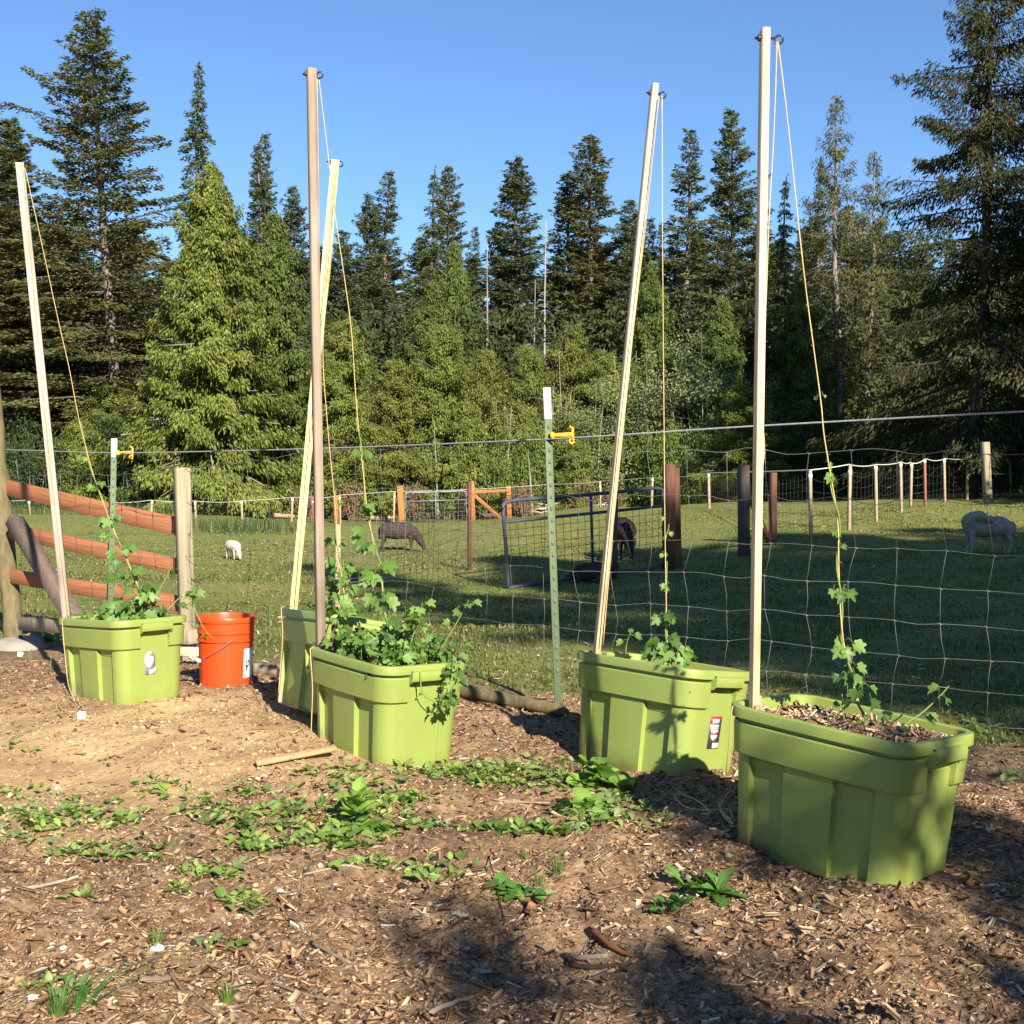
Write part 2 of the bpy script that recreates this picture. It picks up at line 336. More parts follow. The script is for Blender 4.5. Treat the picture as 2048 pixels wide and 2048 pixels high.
# ------------------------------------------------------------------ loose wood chips, pebbles, grass (uncountable)
def rand_frames(n, tilt, r=rng):
    """n frames lying roughly flat: rows are long axis, cross axis, normal"""
    a = r.random(n)*2*pi; t = r.normal(size=n)*tilt; q = r.normal(size=n)*tilt
    L = np.stack([np.cos(a)*np.cos(t), np.sin(a)*np.cos(t), np.sin(t)], 1)
    N = unit(np.stack([q*np.sin(a)-np.cos(a)*np.sin(t), -q*np.cos(a)-np.sin(a)*np.sin(t), np.ones(n)], 1)); C = unit(np.cross(N, L)); N = np.cross(L, C)
    return L, C, N
CHIPCOL = np.array([1.28, 1.24, 1.20])*np.array([(.30, .20, .115), (.20, .12, .065), (.42, .31, .19), (.50, .40, .27), (.13, .075, .042), (.34, .225, .14), (.24, .19, .15), (.58, .48, .35), (.09, .055, .035), (.40, .24, .12)])
def chips(mb, P, l, w, h, tilt=.22, cols=CHIPCOL, wts=None, r=rng, lift=.3):
    n = len(P); L, C, N = rand_frames(n, tilt, r)
    tp = .35+.6*r.random((n, 2)); sk = (r.random((n, 2))-.5)*.5; be = (r.random(n)-.3)*.16
    hl = (l/2)[:, None]; hw = (w/2)[:, None]; hh = h[:, None]
    base = P+N*hh*lift
    V = []
    for zt in (-.5, .5):
        for sx, k in ((-1, 0), (1, 1)):
            for sy in (-1, 1):
                V.append(base+L*hl*sx*(1+sy*sk[:, k:k+1]*.3)+C*hw*sy*tp[:, k:k+1]+N*hh*zt+N*(be[:, None]*hl))
    V = np.stack(V, 1).reshape(-1, 3)
    F = np.array([[4, 6, 7, 5], [0, 1, 5, 4], [2, 6, 7, 3], [0, 4, 6, 2], [1, 3, 7, 5]])
    Q = (np.arange(n)[:, None, None]*8+F[None]).reshape(-1, 4)
    ci = r.choice(len(cols), n, p=wts); c = cols[ci]*(.75+.5*r.random((n, 1)))
    mb.add(V, [Q], np.repeat(c, 8, 0))
def scatter_px(n, x0, x1, y0, y1, r=rng, power=1.0):
    """points on the near ground, spread evenly over the ground (not over the picture)"""
    Y = 2.35+(r.random(n)**power)*5.2; X = (r.random(n)*2-1)*(.46*Y+.25); return X, Y
n = 150000
X, Y = scatter_px(n, 0, 0, 0, 0, power=1.35)
gm = grass_mask(X, Y); sm = sand_mask(X, Y); cl = .5+fbm(X, Y, 1.1, 3)
keep = (rng.random(n) < (1-gm)*(1-.80*sm)*np.clip(.35+1.0*cl, .2, 1)) & (gm < .8)
X = X[keep]; Y = Y[keep]; n = len(X)
l = .005+.011*rng.random(n)**1.6+.045*rng.random(n)**10; w = l*(.22+.5*rng.random(n)); w = np.minimum(w, .016); h = .0012+.003*rng.random(n)
P = np.c_[X, Y, ground(X, Y)-.001]
CW = np.array([.17, .19, .10, .05, .13, .14, .12, .022, .09, .03]); mb = MB(); chips(mb, P, l, w, h, tilt=.34, wts=CW/CW.sum(), lift=.15)
k = rng.choice(n, 2600, replace=False); l2 = .022+.03*rng.random(2600)**2; chips(mb, P[k]+rng.normal(size=(2600, 3))*np.array([.02, .02, 0]), l2, l2*(.2+.4*rng.random(2600)), .003+.004*rng.random(2600), tilt=.3, wts=CW/CW.sum())
o = mb.build('wood_chips', M['chip']); props(o, 'brown wood chip mulch strewn over the soil around the green tubs', 'wood chips', kind='stuff')
n = 8000
X, Y = scatter_px(n, 0, 0, 0, 0, power=1.2)
gm = grass_mask(X, Y); k = gm < .5; X = X[k]; Y = Y[k]; n = len(X)
ico = np.array([(0, 0, 1), (.9, 0, .4), (.28, .85, .4), (-.72, .53, .4), (-.72, -.53, .4), (.28, -.85, .4), (.72, .53, -.4), (-.28, .85, -.4), (-.9, 0, -.4), (-.28, -.85, -.4), (.72, -.53, -.4)])
icf = np.array([(0, 1, 2), (0, 2, 3), (0, 3, 4), (0, 4, 5), (0, 5, 1), (1, 6, 2), (2, 6, 7), (2, 7, 3), (3, 7, 8), (3, 8, 4), (4, 8, 9), (4, 9, 5), (5, 9, 10), (5, 10, 1), (1, 10, 6)])
sz = .0018+.0035*rng.random(n)**2+.009*rng.random(n)**14
V = ico[None]*(.75+.5*rng.random((n, 11, 1)))*sz[:, None, None]*np.array([1.2, 1, .7]); a = rng.random(n)*6.3
V = np.stack([V[..., 0]*np.cos(a)[:, None]-V[..., 1]*np.sin(a)[:, None], V[..., 0]*np.sin(a)[:, None]+V[..., 1]*np.cos(a)[:, None], V[..., 2]], -1)
V = V+np.c_[X, Y, ground(X, Y)+sz*.3][:, None]
pc = np.array([(.30, .20, .11), (.24, .165, .10), (.20, .175, .15), (.36, .28, .18), (.15, .105, .068), (.27, .19, .11), (.50, .47, .42)])
c = pc[rng.choice(7, n, p=[.25, .25, .1, .12, .15, .11, .02])]*(.8+.4*rng.random((n, 1)))
mb = MB(); mb.add(V.reshape(-1, 3), [(np.arange(n)[:, None, None]*11+icf[None]).reshape(-1, 3)], np.repeat(c, 11, 0))
o = mb.build('pebbles', M['stone']); props(o, 'small tan pebbles and gravel scattered across the bare soil', 'pebbles', kind='stuff')
n = 22000
X, Y = scatter_px(n, 0, 0, 0, 0, power=1.3); k = (grass_mask(X, Y) < .5) & (fbm(X+3, Y, 2.2, 3)+.12 > .25*rng.random(n)-.1); X = X[k]; Y = Y[k]; n = len(X); sm = sand_mask(X, Y)
sz = .0022+.0045*rng.random(n)**2+.009*rng.random(n)**12; V = ico[None]*(.5+1.0*rng.random((n, 11, 1)))*sz[:, None, None]*np.array([1.15, 1, .75]); V = V+np.c_[X, Y, ground(X, Y)+sz*.2][:, None]
c = (np.array([(.17, .10, .056)])*(1-sm[:, None])+sm[:, None]*np.array([(.46, .31, .155)]))*(.65+.7*rng.random((n, 1)))
mb = MB(); mb.add(V.reshape(-1, 3), [(np.arange(n)[:, None, None]*11+icf[None]).reshape(-1, 3)], np.repeat(c, 11, 0))
o = mb.build('soil_crumbs', M['stone']); props(o, 'crumbly brown clods of soil lying between the wood chips', 'soil', kind='stuff')
# pasture grass: short blades, thinning with distance
def blades(mb, P, hgt, wid, lean, col, r=rng):
    n = len(P); a = r.random(n)*2*pi; d = np.stack([np.cos(a), np.sin(a), np.zeros(n)], 1); s = np.stack([-np.sin(a), np.cos(a), np.zeros(n)], 1)
    up = np.array([0, 0, 1.]); hg = hgt[:, None]; wd = wid[:, None]; ln = lean[:, None]
    b0 = P-s*wd/2; b1 = P+s*wd/2; m0 = P+up*hg*.6+d*hg*ln*.35
    V = np.stack([b0, b1, m0+s*wd*.4, m0-s*wd*.4, P+up*hg*(1-.3*ln)+d*hg*ln], 1).reshape(-1, 3)
    o5 = np.arange(n)[:, None]*5
    mb.add(V, [o5+np.array([[0, 1, 2, 3]]), o5+np.array([[3, 2, 4]])], np.repeat(col, 5, 0))
n = 260000
Y = 4.0*np.exp(rng.random(n)*np.log(28/4.0)); X = (rng.random(n)*2-1)*(.47*Y+.5)
gm = grass_mask(X, Y); cl = fbm(X, Y, 1.2, 3); dens = np.clip(.55+1.2*cl, .1, 1)*np.where(Y < 9, .5+.5*np.clip((fence_side(X, Y)-.2)/1.5, 0, 1), 1)
k = (gm > .3) & (rng.random(n) < dens); X = X[k]; Y = Y[k]; n = len(X)
hg = (.012+.03*rng.random(n)**2)*(1+Y/28); wd = .0028+.0016*Y*.55
gc = np.array([(.125, .145, .034), (.165, .175, .050), (.205, .195, .070), (.28, .24, .13), (.09, .115, .028)])
c = gc[rng.choice(5, n, p=[.34, .33, .18, .03, .12])]*(.8+.4*rng.random((n, 1)))
mb = MB(); blades(mb, np.c_[X, Y, ground(X, Y)-.003], hg*np.clip(1.25-Y/40, .6, 1), wd, .3+.9*rng.random(n), c)
o = mb.build('pasture_grass', M['leaf']); props(o, 'short grazed grass covering the sheep pasture beyond the wire fence', 'grass', kind='stuff')
# dry litter lying in the near pasture
n = 2600
Y = 5*np.exp(rng.random(n)*np.log(30/5)); X = (rng.random(n)*2-1)*(.46*Y+.4); k = grass_mask(X, Y) > .4; X = X[k]; Y = Y[k]; n = len(X)
l = .012+.035*rng.random(n)**2+.0012*Y; mb = MB()
chips(mb, np.c_[X, Y, ground(X, Y)+.012], l, l*(.25+.4*rng.random(n)), .004+.004*rng.random(n), tilt=.35, cols=np.array([(.42, .33, .19), (.28, .18, .10), (.17, .10, .06), (.55, .47, .32)]))
o = mb.build('dry_litter', M['chip']); props(o, 'dry leaves and droppings lying scattered on the pasture grass', 'litter', kind='stuff')
# ------------------------------------------------------------------ leaves
def leaf_template(kind):
    if kind == 'hop':
        pol = [(90, .70), (80, .58), (73, .55), (64, .38), (55, .46), (46, .60), (39, .62), (30, .54), (19, .40), (6, .46), (-8, .50), (-22, .46), (-38, .38), (-58, .43), (-76, .38), (-86, .20)]
        pts = [(r*cos(RD(a)), .42+r*sin(RD(a))) for a, r in pol]; c = (0, .40)
    elif kind == 'ovate':
        pol = [(0, 1), (.10, .90), (.19, .80), (.22, .66), (.30, .56), (.28, .42), (.31, .30), (.22, .16), (.12, .08), (.02, 0)]
        pts = pol; c = (0, .45)
    elif kind == 'round':
        pol = [(0, 1), (.18, .98), (.30, .86), (.42, .82), (.44, .66), (.50, .56), (.44, .40), (.40, .28), (.24, .18), (.04, .16), (.03, 0)]
        pts = pol; c = (0, .5)
    else:   # toothed long leaf
        pol = [(0, 1), (.09, .93), (.07, .84), (.16, .76), (.10, .66), (.19, .58), (.11, .48), (.17, .38), (.08, .28), (.08, .12), (.025, 0)]
        pts = pol; c = (0, .55)
    right = pts; left = [(-x, y) for x, y in pts[::-1] if abs(x) > 1e-6]
    out = right+left
    V = np.array([c]+out, float); z = .42*np.abs(V[:, 0])-.30*(V[:, 1]-.1)**2
    V = np.c_[V, z]; n = len(out)
    F = np.array([[0, 1+(k+1) % n, 1+k] for k in range(n)])
    return V, F
LEAF = {k: leaf_template(k) for k in ('hop', 'ovate', 'round', 'toothed')}
def leaves(mb, P, d, up, size, kind='hop', col=(.07, .16, .02), var=.3, r=rng, wide=1.0, mi=0):
    """one leaf per row: base point, tip direction, upper side, length"""
    V, F = LEAF[kind]; P = np.asarray(P, float); n = len(P)
    d = unit(d); s = unit(np.cross(d, up)); u = np.cross(s, d); sz = np.broadcast_to(size, (n,))[:, None, None]
    bend = (.6+.9*r.random((n, 1, 1)))
    W_ = P[:, None]+sz*(V[None, :, 0:1]*wide*s[:, None]+V[None, :, 1:2]*d[:, None]+V[None, :, 2:3]*bend*u[:, None])
    col = np.broadcast_to(np.asarray(col, float), (n, 3))*(1+var*(r.random((n, 1))*2-1))
    cc = np.repeat(col[:, None], len(V), 1).copy(); cc[:, 0] *= 1.15
    mb.add(W_.reshape(-1, 3), [(np.arange(n)[:, None, None]*len(V)+F[None]).reshape(-1, 3)], cc.reshape(-1, 3), mi)
def rosette(mb, c, n, size, kind, col, spread=1.0, erect=.25, r=rng, var=.25, wide=1.0):
    """a weed: leaves round one crown"""
    a = r.random(n)*2*pi; e = np.abs(erect+.25*r.normal(size=n)); sz = size*(.55+.6*r.random(n))
    d = np.stack([np.cos(a)*np.cos(e), np.sin(a)*np.cos(e), np.sin(e)], 1)
    off = spread*size*r.random(n)[:, None]*np.stack([np.cos(a), np.sin(a), np.zeros(n)], 1)
    up = unit(np.stack([-np.cos(a)*np.sin(e), -np.sin(a)*np.sin(e), np.cos(e)], 1)+.35*r.normal(size=(n, 3)))
    P = np.asarray(c)+off+np.array([0, 0, 1])*(.004+.35*size*r.random(n)*erect)[:, None]
    leaves(mb, P, d, up, sz, kind, col, var, r, wide)
# low weed carpets; blobs given in photograph pixels, laid on the ground
mb = MB(); WC = [(.195, .28, .058), (.14, .22, .045), (.24, .30, .085), (.20, .26, .105)]
blobs = [(60, 1610, 95, 30, 40), (30, 1660, 70, 35, 30), (170, 1640, 120, 34, 55), (250, 1700, 110, 25, 32), (140, 1715, 60, 20, 14), (330, 1580, 60, 16, 14), (410, 1620, 60, 22, 20), (500, 1640, 110, 30, 55), (560, 1690, 150, 26, 55), (620, 1640, 120, 40, 65),
         (520, 1585, 60, 14, 18), (700, 1560, 110, 20, 36), (760, 1640, 100, 45, 62), (800, 1600, 70, 20, 22), (870, 1545, 90, 18, 34), (960, 1550, 90, 22, 62), (1030, 1560, 110, 24, 62), (1100, 1540, 70, 20, 28), (1180, 1590, 70, 24, 34), (1160, 1635, 60, 22, 24),
         (1230, 1620, 70, 26, 42), (1080, 1660, 80, 16, 30), (1290, 1660, 50, 18, 14), (420, 1745, 60, 20, 20), (450, 1800, 60, 18, 14), (510, 1815, 60, 14, 12), (770, 1735, 80, 18, 20), (860, 1745, 70, 22, 22), (330, 1780, 40, 12, 6), (880, 1660, 60, 14, 12), (130, 1975, 70, 22, 12), (40, 1500, 40, 12, 6), (440, 1900, 50, 12, 6), (1030, 1790, 60, 18, 10), (170, 1800, 30, 8, 4), (690, 1690, 90, 16, 16), (1960, 1460, 60, 14, 16), (1800, 1740, 60, 12, 6), (2020, 1560, 40, 16, 8)]
for bx_, by_, rx_, ry_, k in blobs:
    a = rng.random(k)*2*pi; q = np.sqrt(rng.random(k)); k = max(3, int(k*.72)); a = a[:k]; q = q[:k]; G = hits(bx_+rx_*q*np.cos(a), np.minimum(by_+ry_*q*np.sin(a), 2046))
    for g in G:
        kk = rng.integers(4)
        rosette(mb, g, int(rng.integers(3, 7)), .020+.022*rng.random()**1.5, ['ovate', 'round', 'toothed', 'toothed'][kk], WC[kk], 1.3, .55, wide=[1.15, .95, 1.8, 2.1][kk])
o = mb.build('weed_carpet', M['leaf']); props(o, 'low green broadleaf weeds spreading in patches over the mulch', 'weeds', kind='stuff')
# ------------------------------------------------------------------ green storage tubs used as planters
def tub_ring(L, Wd, r, off):
    """ring of points; off(side, coordinate) moves a point outward"""
    hx = L/2-r; hy = Wd/2-r; pts = []
    def side(vals, f):
        for v in vals: pts.append(f(v))
    lx = [-.2, -.1955, -.1945, -.19, -.182, -.15, -.11, -.088, -.078, -.0755, -.0745, -.05, 0, .05, .0745, .0755, .078, .088, .11, .15, .182, .19, .1945, .1955, .2]
    sy = [-.105, -.0715, -.0705, -.064, -.03, 0, .03, .064, .0705, .0715, .105]
    kx = hx/.2; ky = hy/.105
    for v in lx: pts.append((v*kx, -Wd/2-off('long', v), 0, -1))
    for k in range(1, 10):
        a = RD(-90+90*k/10); o = off('corner', 0); pts.append((hx+(r+o)*cos(a), -hy+(r+o)*sin(a), 0, 0))
    for v in sy: pts.append((L/2+off('short', v), v*ky, 0, 0))
    for k in range(1, 10):
        a = RD(90*k/10); o = off('corner', 0); pts.append((hx+(r+o)*cos(a), hy+(r+o)*sin(a), 0, 0))
    for v in lx[::-1]: pts.append((v*kx, Wd/2+off('long', v), 0, 0))
    for k in range(1, 10):
        a = RD(90+90*k/10); o = off('corner', 0); pts.append((-hx+(r+o)*cos(a), hy+(r+o)*sin(a), 0, 0))
    for v in sy[::-1]: pts.append((-L/2-off('short', v), v*ky, 0, 0))
    for k in range(1, 10):
        a = RD(180+90*k/10); o = off('corner', 0); pts.append((-hx+(r+o)*cos(a), -hy+(r+o)*sin(a), 0, 0))
    return np.array([(p[0], p[1]) for p in pts])
def bow(v): return .010*(1-(v/.2)**2)
def tub_mesh():
    lev = []
    def off_low(panel):
        def f(s, v):
            if s == 'long': return bow(v)-(panel if .075 < abs(v) < .195 and not (abs(abs(v)-.075) < .0006 or abs(abs(v)-.195) < .0006) else 0)
            if s == 'short': return -.003 if abs(v) < .071 else 0
            return 0
        return f
    def off_band(o, hollow=0):
        def f(s, v):
            if s == 'short' and abs(v) < .0712: return -.003-hollow
            return o+(bow(v) if s == 'long' else 0)
        return f
    def off_c(o, b=1):
        return lambda s, v: o+(b*bow(v) if s == 'long' else 0)
    dim = lambda z: (.52+.045*z/.385, .33+.033*z/.385, .06+.006*z/.385)
    for z, f in [(0, off_c(-.012)), (.004, off_c(-.004)), (.012, off_low(.018)), (.09, off_low(.019)), (.18, off_low(.020)), (.266, off_low(.021)), (.281, off_low(0.0)),
                 (.2815, off_band(.010)), (.285, off_band(.013)), (.320, off_band(.0135)), (.326, off_band(.0137, .0)), (.338, off_band(.0138, .022)), (.370, off_band(.0140, .022)), (.3745, off_band(.011, .022)), (.3755, off_c(.001)), (.386, off_c(.001))]:
        lev.append((z, tub_ring(*dim(z), f)))
    rim = lambda o: tub_ring(.607-2*.0, .405, .08, off_c(o, 0.6))
    for z, o in [(.3862, -.006), (.3864, -.001), (.388, 0), (.412, .0005), (.4165, -.001), (.4195, -.0045), (.42, -.009), (.4195, -.020), (.416, -.0245), (.39, -.027), (.25, -.042)]:
        lev.append((z, rim(o)))
    mb = MB(); n = len(lev[0][1]); V = np.concatenate([np.c_[p, np.full(n, z)] for z, p in lev])
    j = np.arange(n); k = (j+1) % n
    Q = np.concatenate([np.stack([i*n+j, i*n+k, (i+1)*n+k, (i+1)*n+j], 1) for i in range(len(lev)-1)])
    mb.add(V, [Q, np.array([list(range(n))[::-1]])])
    me = mb.mesh('tub_body', M['tub'], smooth=True); me.set_sharp_from_angle(angle=RD(28)); return me
def handle_mesh():
    mb = MB(); y0, y1 = -.078, .078; x0 = .300
    prof = [(x0-.004, .400), (x0+.010, .401), (x0+.017, .396), (x0+.0195, .386), (x0+.019, .368), (x0+.0165, .362), (x0+.0145, .366), (x0+.0145, .384), (x0+.011, .392), (x0-.004, .394)]
    m = len(prof); ys = np.linspace(y0, y1, 7)
    V = np.array([(x+.004*(1-(y/.078)**2), y, z) for y in ys for x, z in prof])
    Q = [[i*m+j, i*m+(j+1) % m, (i+1)*m+(j+1) % m, (i+1)*m+j] for i in range(6) for j in range(m)]
    mb.add(V, [np.array(Q)])
    for y, s in ((y0, -1), (y1, 1)):                               # gusset at each end
        T = [(x0-.03, .3995), (x0+.0175, .3955), (x0+.0195, .386), (x0+.018, .362), (x0+.008, .352), (x0-.028, .345)]
        t = len(T); V = np.array([(x, yy, z) for yy in (y, y+s*.004) for x, z in T])
        f = [list(range(t)), list(range(t, 2*t))[::-1]]+[[q, (q+1) % t, t+(q+1) % t, t+q] for q in range(t)]
        mb.add(V, f)
    me = mb.mesh('tub_handle', M['tub'], smooth=True); me.set_sharp_from_angle(angle=RD(40)); return me
TUB_ME = tub_mesh(); HAND_ME = handle_mesh(); TUBM = {}; TUBO = {}
TL = {'front': 'nearest green plastic tub full of wood chips, dirt streaked and dappled with shade', 'right': 'leaning green plastic tub carrying a red and black label, just behind the nearest tub',
      'mid': 'green plastic tub overflowing with a bushy hop plant in front of the brown pole', 'left': 'green plastic tub with a worn grey label beside the orange bucket',
      'back': 'tilted shaded green plastic tub half hidden behind the bushy hop tub'}
def tubw(k, p):
    return np.array(TUBM[k]@Vector(p))
for k, (x, y, z, ya, rx, ry) in TUBS.items():
    Mx = Matrix.Translation((x, y, z))@Matrix.Rotation(RD(ry), 4, 'Y')@Matrix.Rotation(RD(rx), 4, 'X')@Matrix.Rotation(RD(ya), 4, 'Z')
    TUBM[k] = Mx
    e = empty('storage_tub', (0, 0, 0), TL[k], 'tub', 'green storage tubs used as planters'); e.matrix_world = Mx; TUBO[k] = e
    link('body', TUB_ME, e); link('handle', HAND_ME, e); h = link('handle', HAND_ME, e); h.rotation_euler = (0, 0, pi)
bpy.context.view_layer.update()
def tub_material_dirt():
    """splashed soil on the lower walls: brown specks with a noisy upper edge"""
    m = M['tub']; n = m.node_tree; b = n.nodes['Principled BSDF']
    tc = n.nodes.new('ShaderNodeTexCoord'); sp = n.nodes.new('ShaderNodeSeparateXYZ'); n.links.new(tc.outputs['Object'], sp.inputs[0])
    nz = n.nodes.new('ShaderNodeTexNoise'); nz.inputs['Scale'].default_value = 9; nz.inputs['Detail'].default_value = 8; nz.inputs['Roughness'].default_value = .7; n.links.new(tc.outputs['Object'], nz.inputs['Vector'])
    a = n.nodes.new('ShaderNodeMath'); a.operation = 'MULTIPLY_ADD'; n.links.new(sp.outputs['Z'], a.inputs[0]); a.inputs[1].default_value = -3.4; n.links.new(nz.outputs['Fac'], a.inputs[2])
    a2 = n.nodes.new('ShaderNodeMath'); a2.operation = 'MULTIPLY_ADD'; n.links.new(sp.outputs['X'], a2.inputs[0]); a2.inputs[1].default_value = -.9; n.links.new(a.outputs[0], a2.inputs[2])
    r = n.nodes.new('ShaderNodeMapRange'); r.inputs['From Min'].default_value = .30; r.inputs['From Max'].default_value = .62; r.inputs['To Max'].default_value = .88; n.links.new(a2.outputs[0], r.inputs['Value'])
    x = n.nodes.new('ShaderNodeMix'); x.data_type = 'RGBA'; n.links.new(r.outputs[0], x.inputs['Factor']); x.inputs['A'].default_value = (.232, .285, .066, 1); x.inputs['B'].default_value = (.135, .090, .048, 1)
    # faint scuffs
    n2 = n.nodes.new('ShaderNodeTexNoise'); n2.inputs['Scale'].default_value = 3.5; n2.inputs['Detail'].default_value = 9; n2.inputs['Roughness'].default_value = .75; n.links.new(tc.outputs['Object'], n2.inputs['Vector'])
    r2 = n.nodes.new('ShaderNodeMapRange'); r2.inputs['From Min'].default_value = .35; r2.inputs['From Max'].default_value = .7; r2.inputs['To Min'].default_value = .92; r2.inputs['To Max'].default_value = 1.06; n.links.new(n2.outputs['Fac'], r2.inputs['Value'])
    y = n.nodes.new('ShaderNodeMix'); y.data_type = 'RGBA'; y.blend_type = 'MULTIPLY'; y.inputs['Factor'].default_value = 1; n.links.new(x.outputs['Result'], y.inputs['A']); n.links.new(r2.outputs[0], y.inputs['B'])
    n.links.new(y.outputs['Result'], b.inputs['Base Color'])
tub_material_dirt()
# soil and chips inside each tub
SOILTOP = {'front': .388, 'right': .33, 'mid': .375, 'left': .365, 'back': .35}
for k in TUBS:
    r = np.random.default_rng(len(k)*7+1); mb = MB(); hx, hy = .27, .17
    a = np.linspace(-1, 1, 34); A, B = np.meshgrid(a, a); f = 1/np.maximum(1, (np.abs(A)**6+np.abs(B)**6)**(1/6))
    x = A*f*hx; y = B*f*hy; z = SOILTOP[k]+.022*(1-A**2)*(1-B**2)+.022*fbm(x.ravel()+3*len(k), y.ravel(), 9, 4).reshape(x.shape)
    i = (np.arange(33)[:, None]*34+np.arange(33)[None]).ravel()
    mb.add(np.stack([x, y, z], -1).reshape(-1, 3), [np.stack([i, i+1, i+35, i+34], 1)], (.11, .065, .04))
    n = 2600; u = r.random((n, 2))*2-1; px_ = u[:, 0]*hx*.97; py_ = u[:, 1]*hy*.97
    pz = SOILTOP[k]+.022*(1-u[:, 0]**2)*(1-u[:, 1]**2)+.022*fbm(px_+3*len(k), py_, 9, 4)
    l = .009+.02*r.random(n)**1.6+.05*r.random(n)**8
    chips(mb, np.c_[px_, py_, pz+.002], l, np.minimum(l*(.18+.35*r.random(n)), .011), .0015+.003*r.random(n), tilt=.45, cols=np.minimum(CHIPCOL*1.25, .8), r=r)
    o = mb.build('potting_mulch', M['chip']); o.matrix_world = TUBM[k]
    props(o, {'front': 'pale shredded bark mulch filling the nearest tub', 'right': 'bark mulch inside the leaning labelled tub', 'mid': 'bark mulch under the bushy hop plant', 'left': 'bark mulch inside the tub beside the orange bucket', 'back': 'bark mulch inside the shaded tub behind the bushy one'}[k], 'mulch', kind='stuff')
# labels on the short ends
def text_mesh(txt, size, name='t'):
    cu = bpy.data.curves.new(name, 'FONT'); cu.body = txt; cu.size = size; cu.align_x = 'CENTER'; cu.align_y = 'CENTER'
    to = bpy.data.objects.new(name, cu); COL.objects.link(to); dg = bpy.context.evaluated_depsgraph_get()
    me = bpy.data.meshes.new_from_object(to.evaluated_get(dg)); V = np.array([v.co[:] for v in me.vertices]); F = [list(p.vertices) for p in me.polygons]
    bpy.data.objects.remove(to); bpy.data.meshes.remove(me); return V, F
def on_label(mb, poly, z, mi):
    """flat outline (u across, v up) raised z off the wall, with real thickness"""
    P = np.asarray(poly, float); n = len(P)
    V = np.r_[np.c_[np.full(n, z), P], np.c_[np.full(n, -.001), P]]
    mb.add(V, [list(range(n))]+[[(q+1) % n, q, n+q, n+(q+1) % n] for q in range(n)], mi=mi)
def rrect(cx, cy, w, h, r, k=4):
    out = []
    for sx, sy, a0 in ((1, 1, 0), (-1, 1, 90), (-1, -1, 180), (1, -1, 270)):
        for q in range(k+1):
            a = RD(a0+90*q/k); out.append((cx+sx*(w/2-r)+r*cos(a), cy+sy*(h/2-r)+r*sin(a)))
    return out
def place_label(k, o, px, py):
    Mi = TUBM[k].inverted(); c = Mi@Vector((0, 0, CH)); p = Mi@Vector(tuple(at(px, py, 5))); d = p-c
    t = 1.0
    for q in range(30):
        z = c.z+d.z*t; xe = .2575+.0225*z/.385; t = (xe-c.x)/d.x
    v = c+d*t; o.parent = TUBO[k]; o.location = (v.x+.0016, v.y, v.z); o.rotation_euler = (0, math.atan(.0225/.385), 0)
mb = MB(); w, h = .064, .118
on_label(mb, rrect(0, 0, w, h, .003), .0006, 0)
on_label(mb, [(-.032, .059-.003), (-.029, .059), (.029, .059), (.032, .056), (.032, .041), (.012, .034), (-.010, .032), (-.032, .031)], .0009, 1)
on_label(mb, rrect(-.001, .041, .040, .0165, .006), .0012, 2); on_label(mb, rrect(-.001, .0465, .024, .0018, .0008, 2), .0015, 0); on_label(mb, rrect(-.001, .0358, .026, .0018, .0008, 2), .0015, 0)
on_label(mb, rrect(-.002, .020, .041, .0165, .002, 2), .0012, 2)
on_label(mb, rrect(-.002, .0052, .039, .0095, .001, 2), .0012, 2); on_label(mb, rrect(-.002, -.0042, .037, .0072, .001, 2), .0012, 1); on_label(mb, rrect(-.002, -.003, .014, .0022, .001, 2), .0015, 2)
on_label(mb, [(-.0205, -.0092), (.0165, -.0092), (.0155, -.017), (.011, -.024), (-.002, -.0335), (-.0145, -.024), (-.0195, -.017)], .0012, 2)
on_label(mb, rrect(.0125, -.0475, .034, .019, .002, 2), .0012, 2)
for t_, s_, cx, cy, zz, mi in (('ROUGHNECK', .0078, -.002, .0205, .0016, 0), ('Rubbermaid', .0066, -.001, .0412, .0016, 0)):
    V, F = text_mesh(t_, s_); V = np.c_[np.full(len(V), zz), cx+V[:, 0], cy+V[:, 1]]; mb.add(V, F, mi=mi)
o = mb.build('label', [M['label_black'], M['label_red'], M['label_white']]); place_label('right', o, 1428.5, 1465); o['label'] = 'red and black tub label with a white shield'
mb = MB(); r = np.random.default_rng(4)
edge = [(-.030, .027), (-.024, .034), (-.016, .046), (-.009, .054), (.003, .056), (.012, .051), (.016, .042), (.026, .035), (.030, .030), (.029, -.012), (.032, -.030), (.031, -.049), (.027, -.056), (-.012, -.057), (-.024, -.054), (-.029, -.046), (-.030, -.020), (-.031, .010)]
on_label(mb, edge, .0006, 0)
on_label(mb, [(-.016, .037), (-.009, .052), (.003, .0545), (.011, .050), (.015, .040)], .0009, 1)
on_label(mb, [(-.020, .028), (.021, .028), (.020, -.002), (.014, -.016), (.000, -.028), (-.013, -.016), (-.020, -.002)], .0010, 2)
on_label(mb, [(-.003, -.034), (.018, -.033), (.031, -.022), (.032, -.040), (.029, -.054), (-.003, -.056)], .0010, 2)
for yy in (.014, .002): on_label(mb, rrect(0, yy, .034, .0013, .0004, 2), .0013, 1)
V, F = text_mesh('ROUGHNECK', .0066); mb.add(np.c_[np.full(len(V), .0013), V[:, 0], .0235+V[:, 1]], F, mi=3)
o = mb.build('label', [M['label_grey'], M['label_pink'], M['label_white'], M['label_black']]); place_label('left', o, 299, 1325); o['label'] = 'torn grey tub label with a faded white shield'
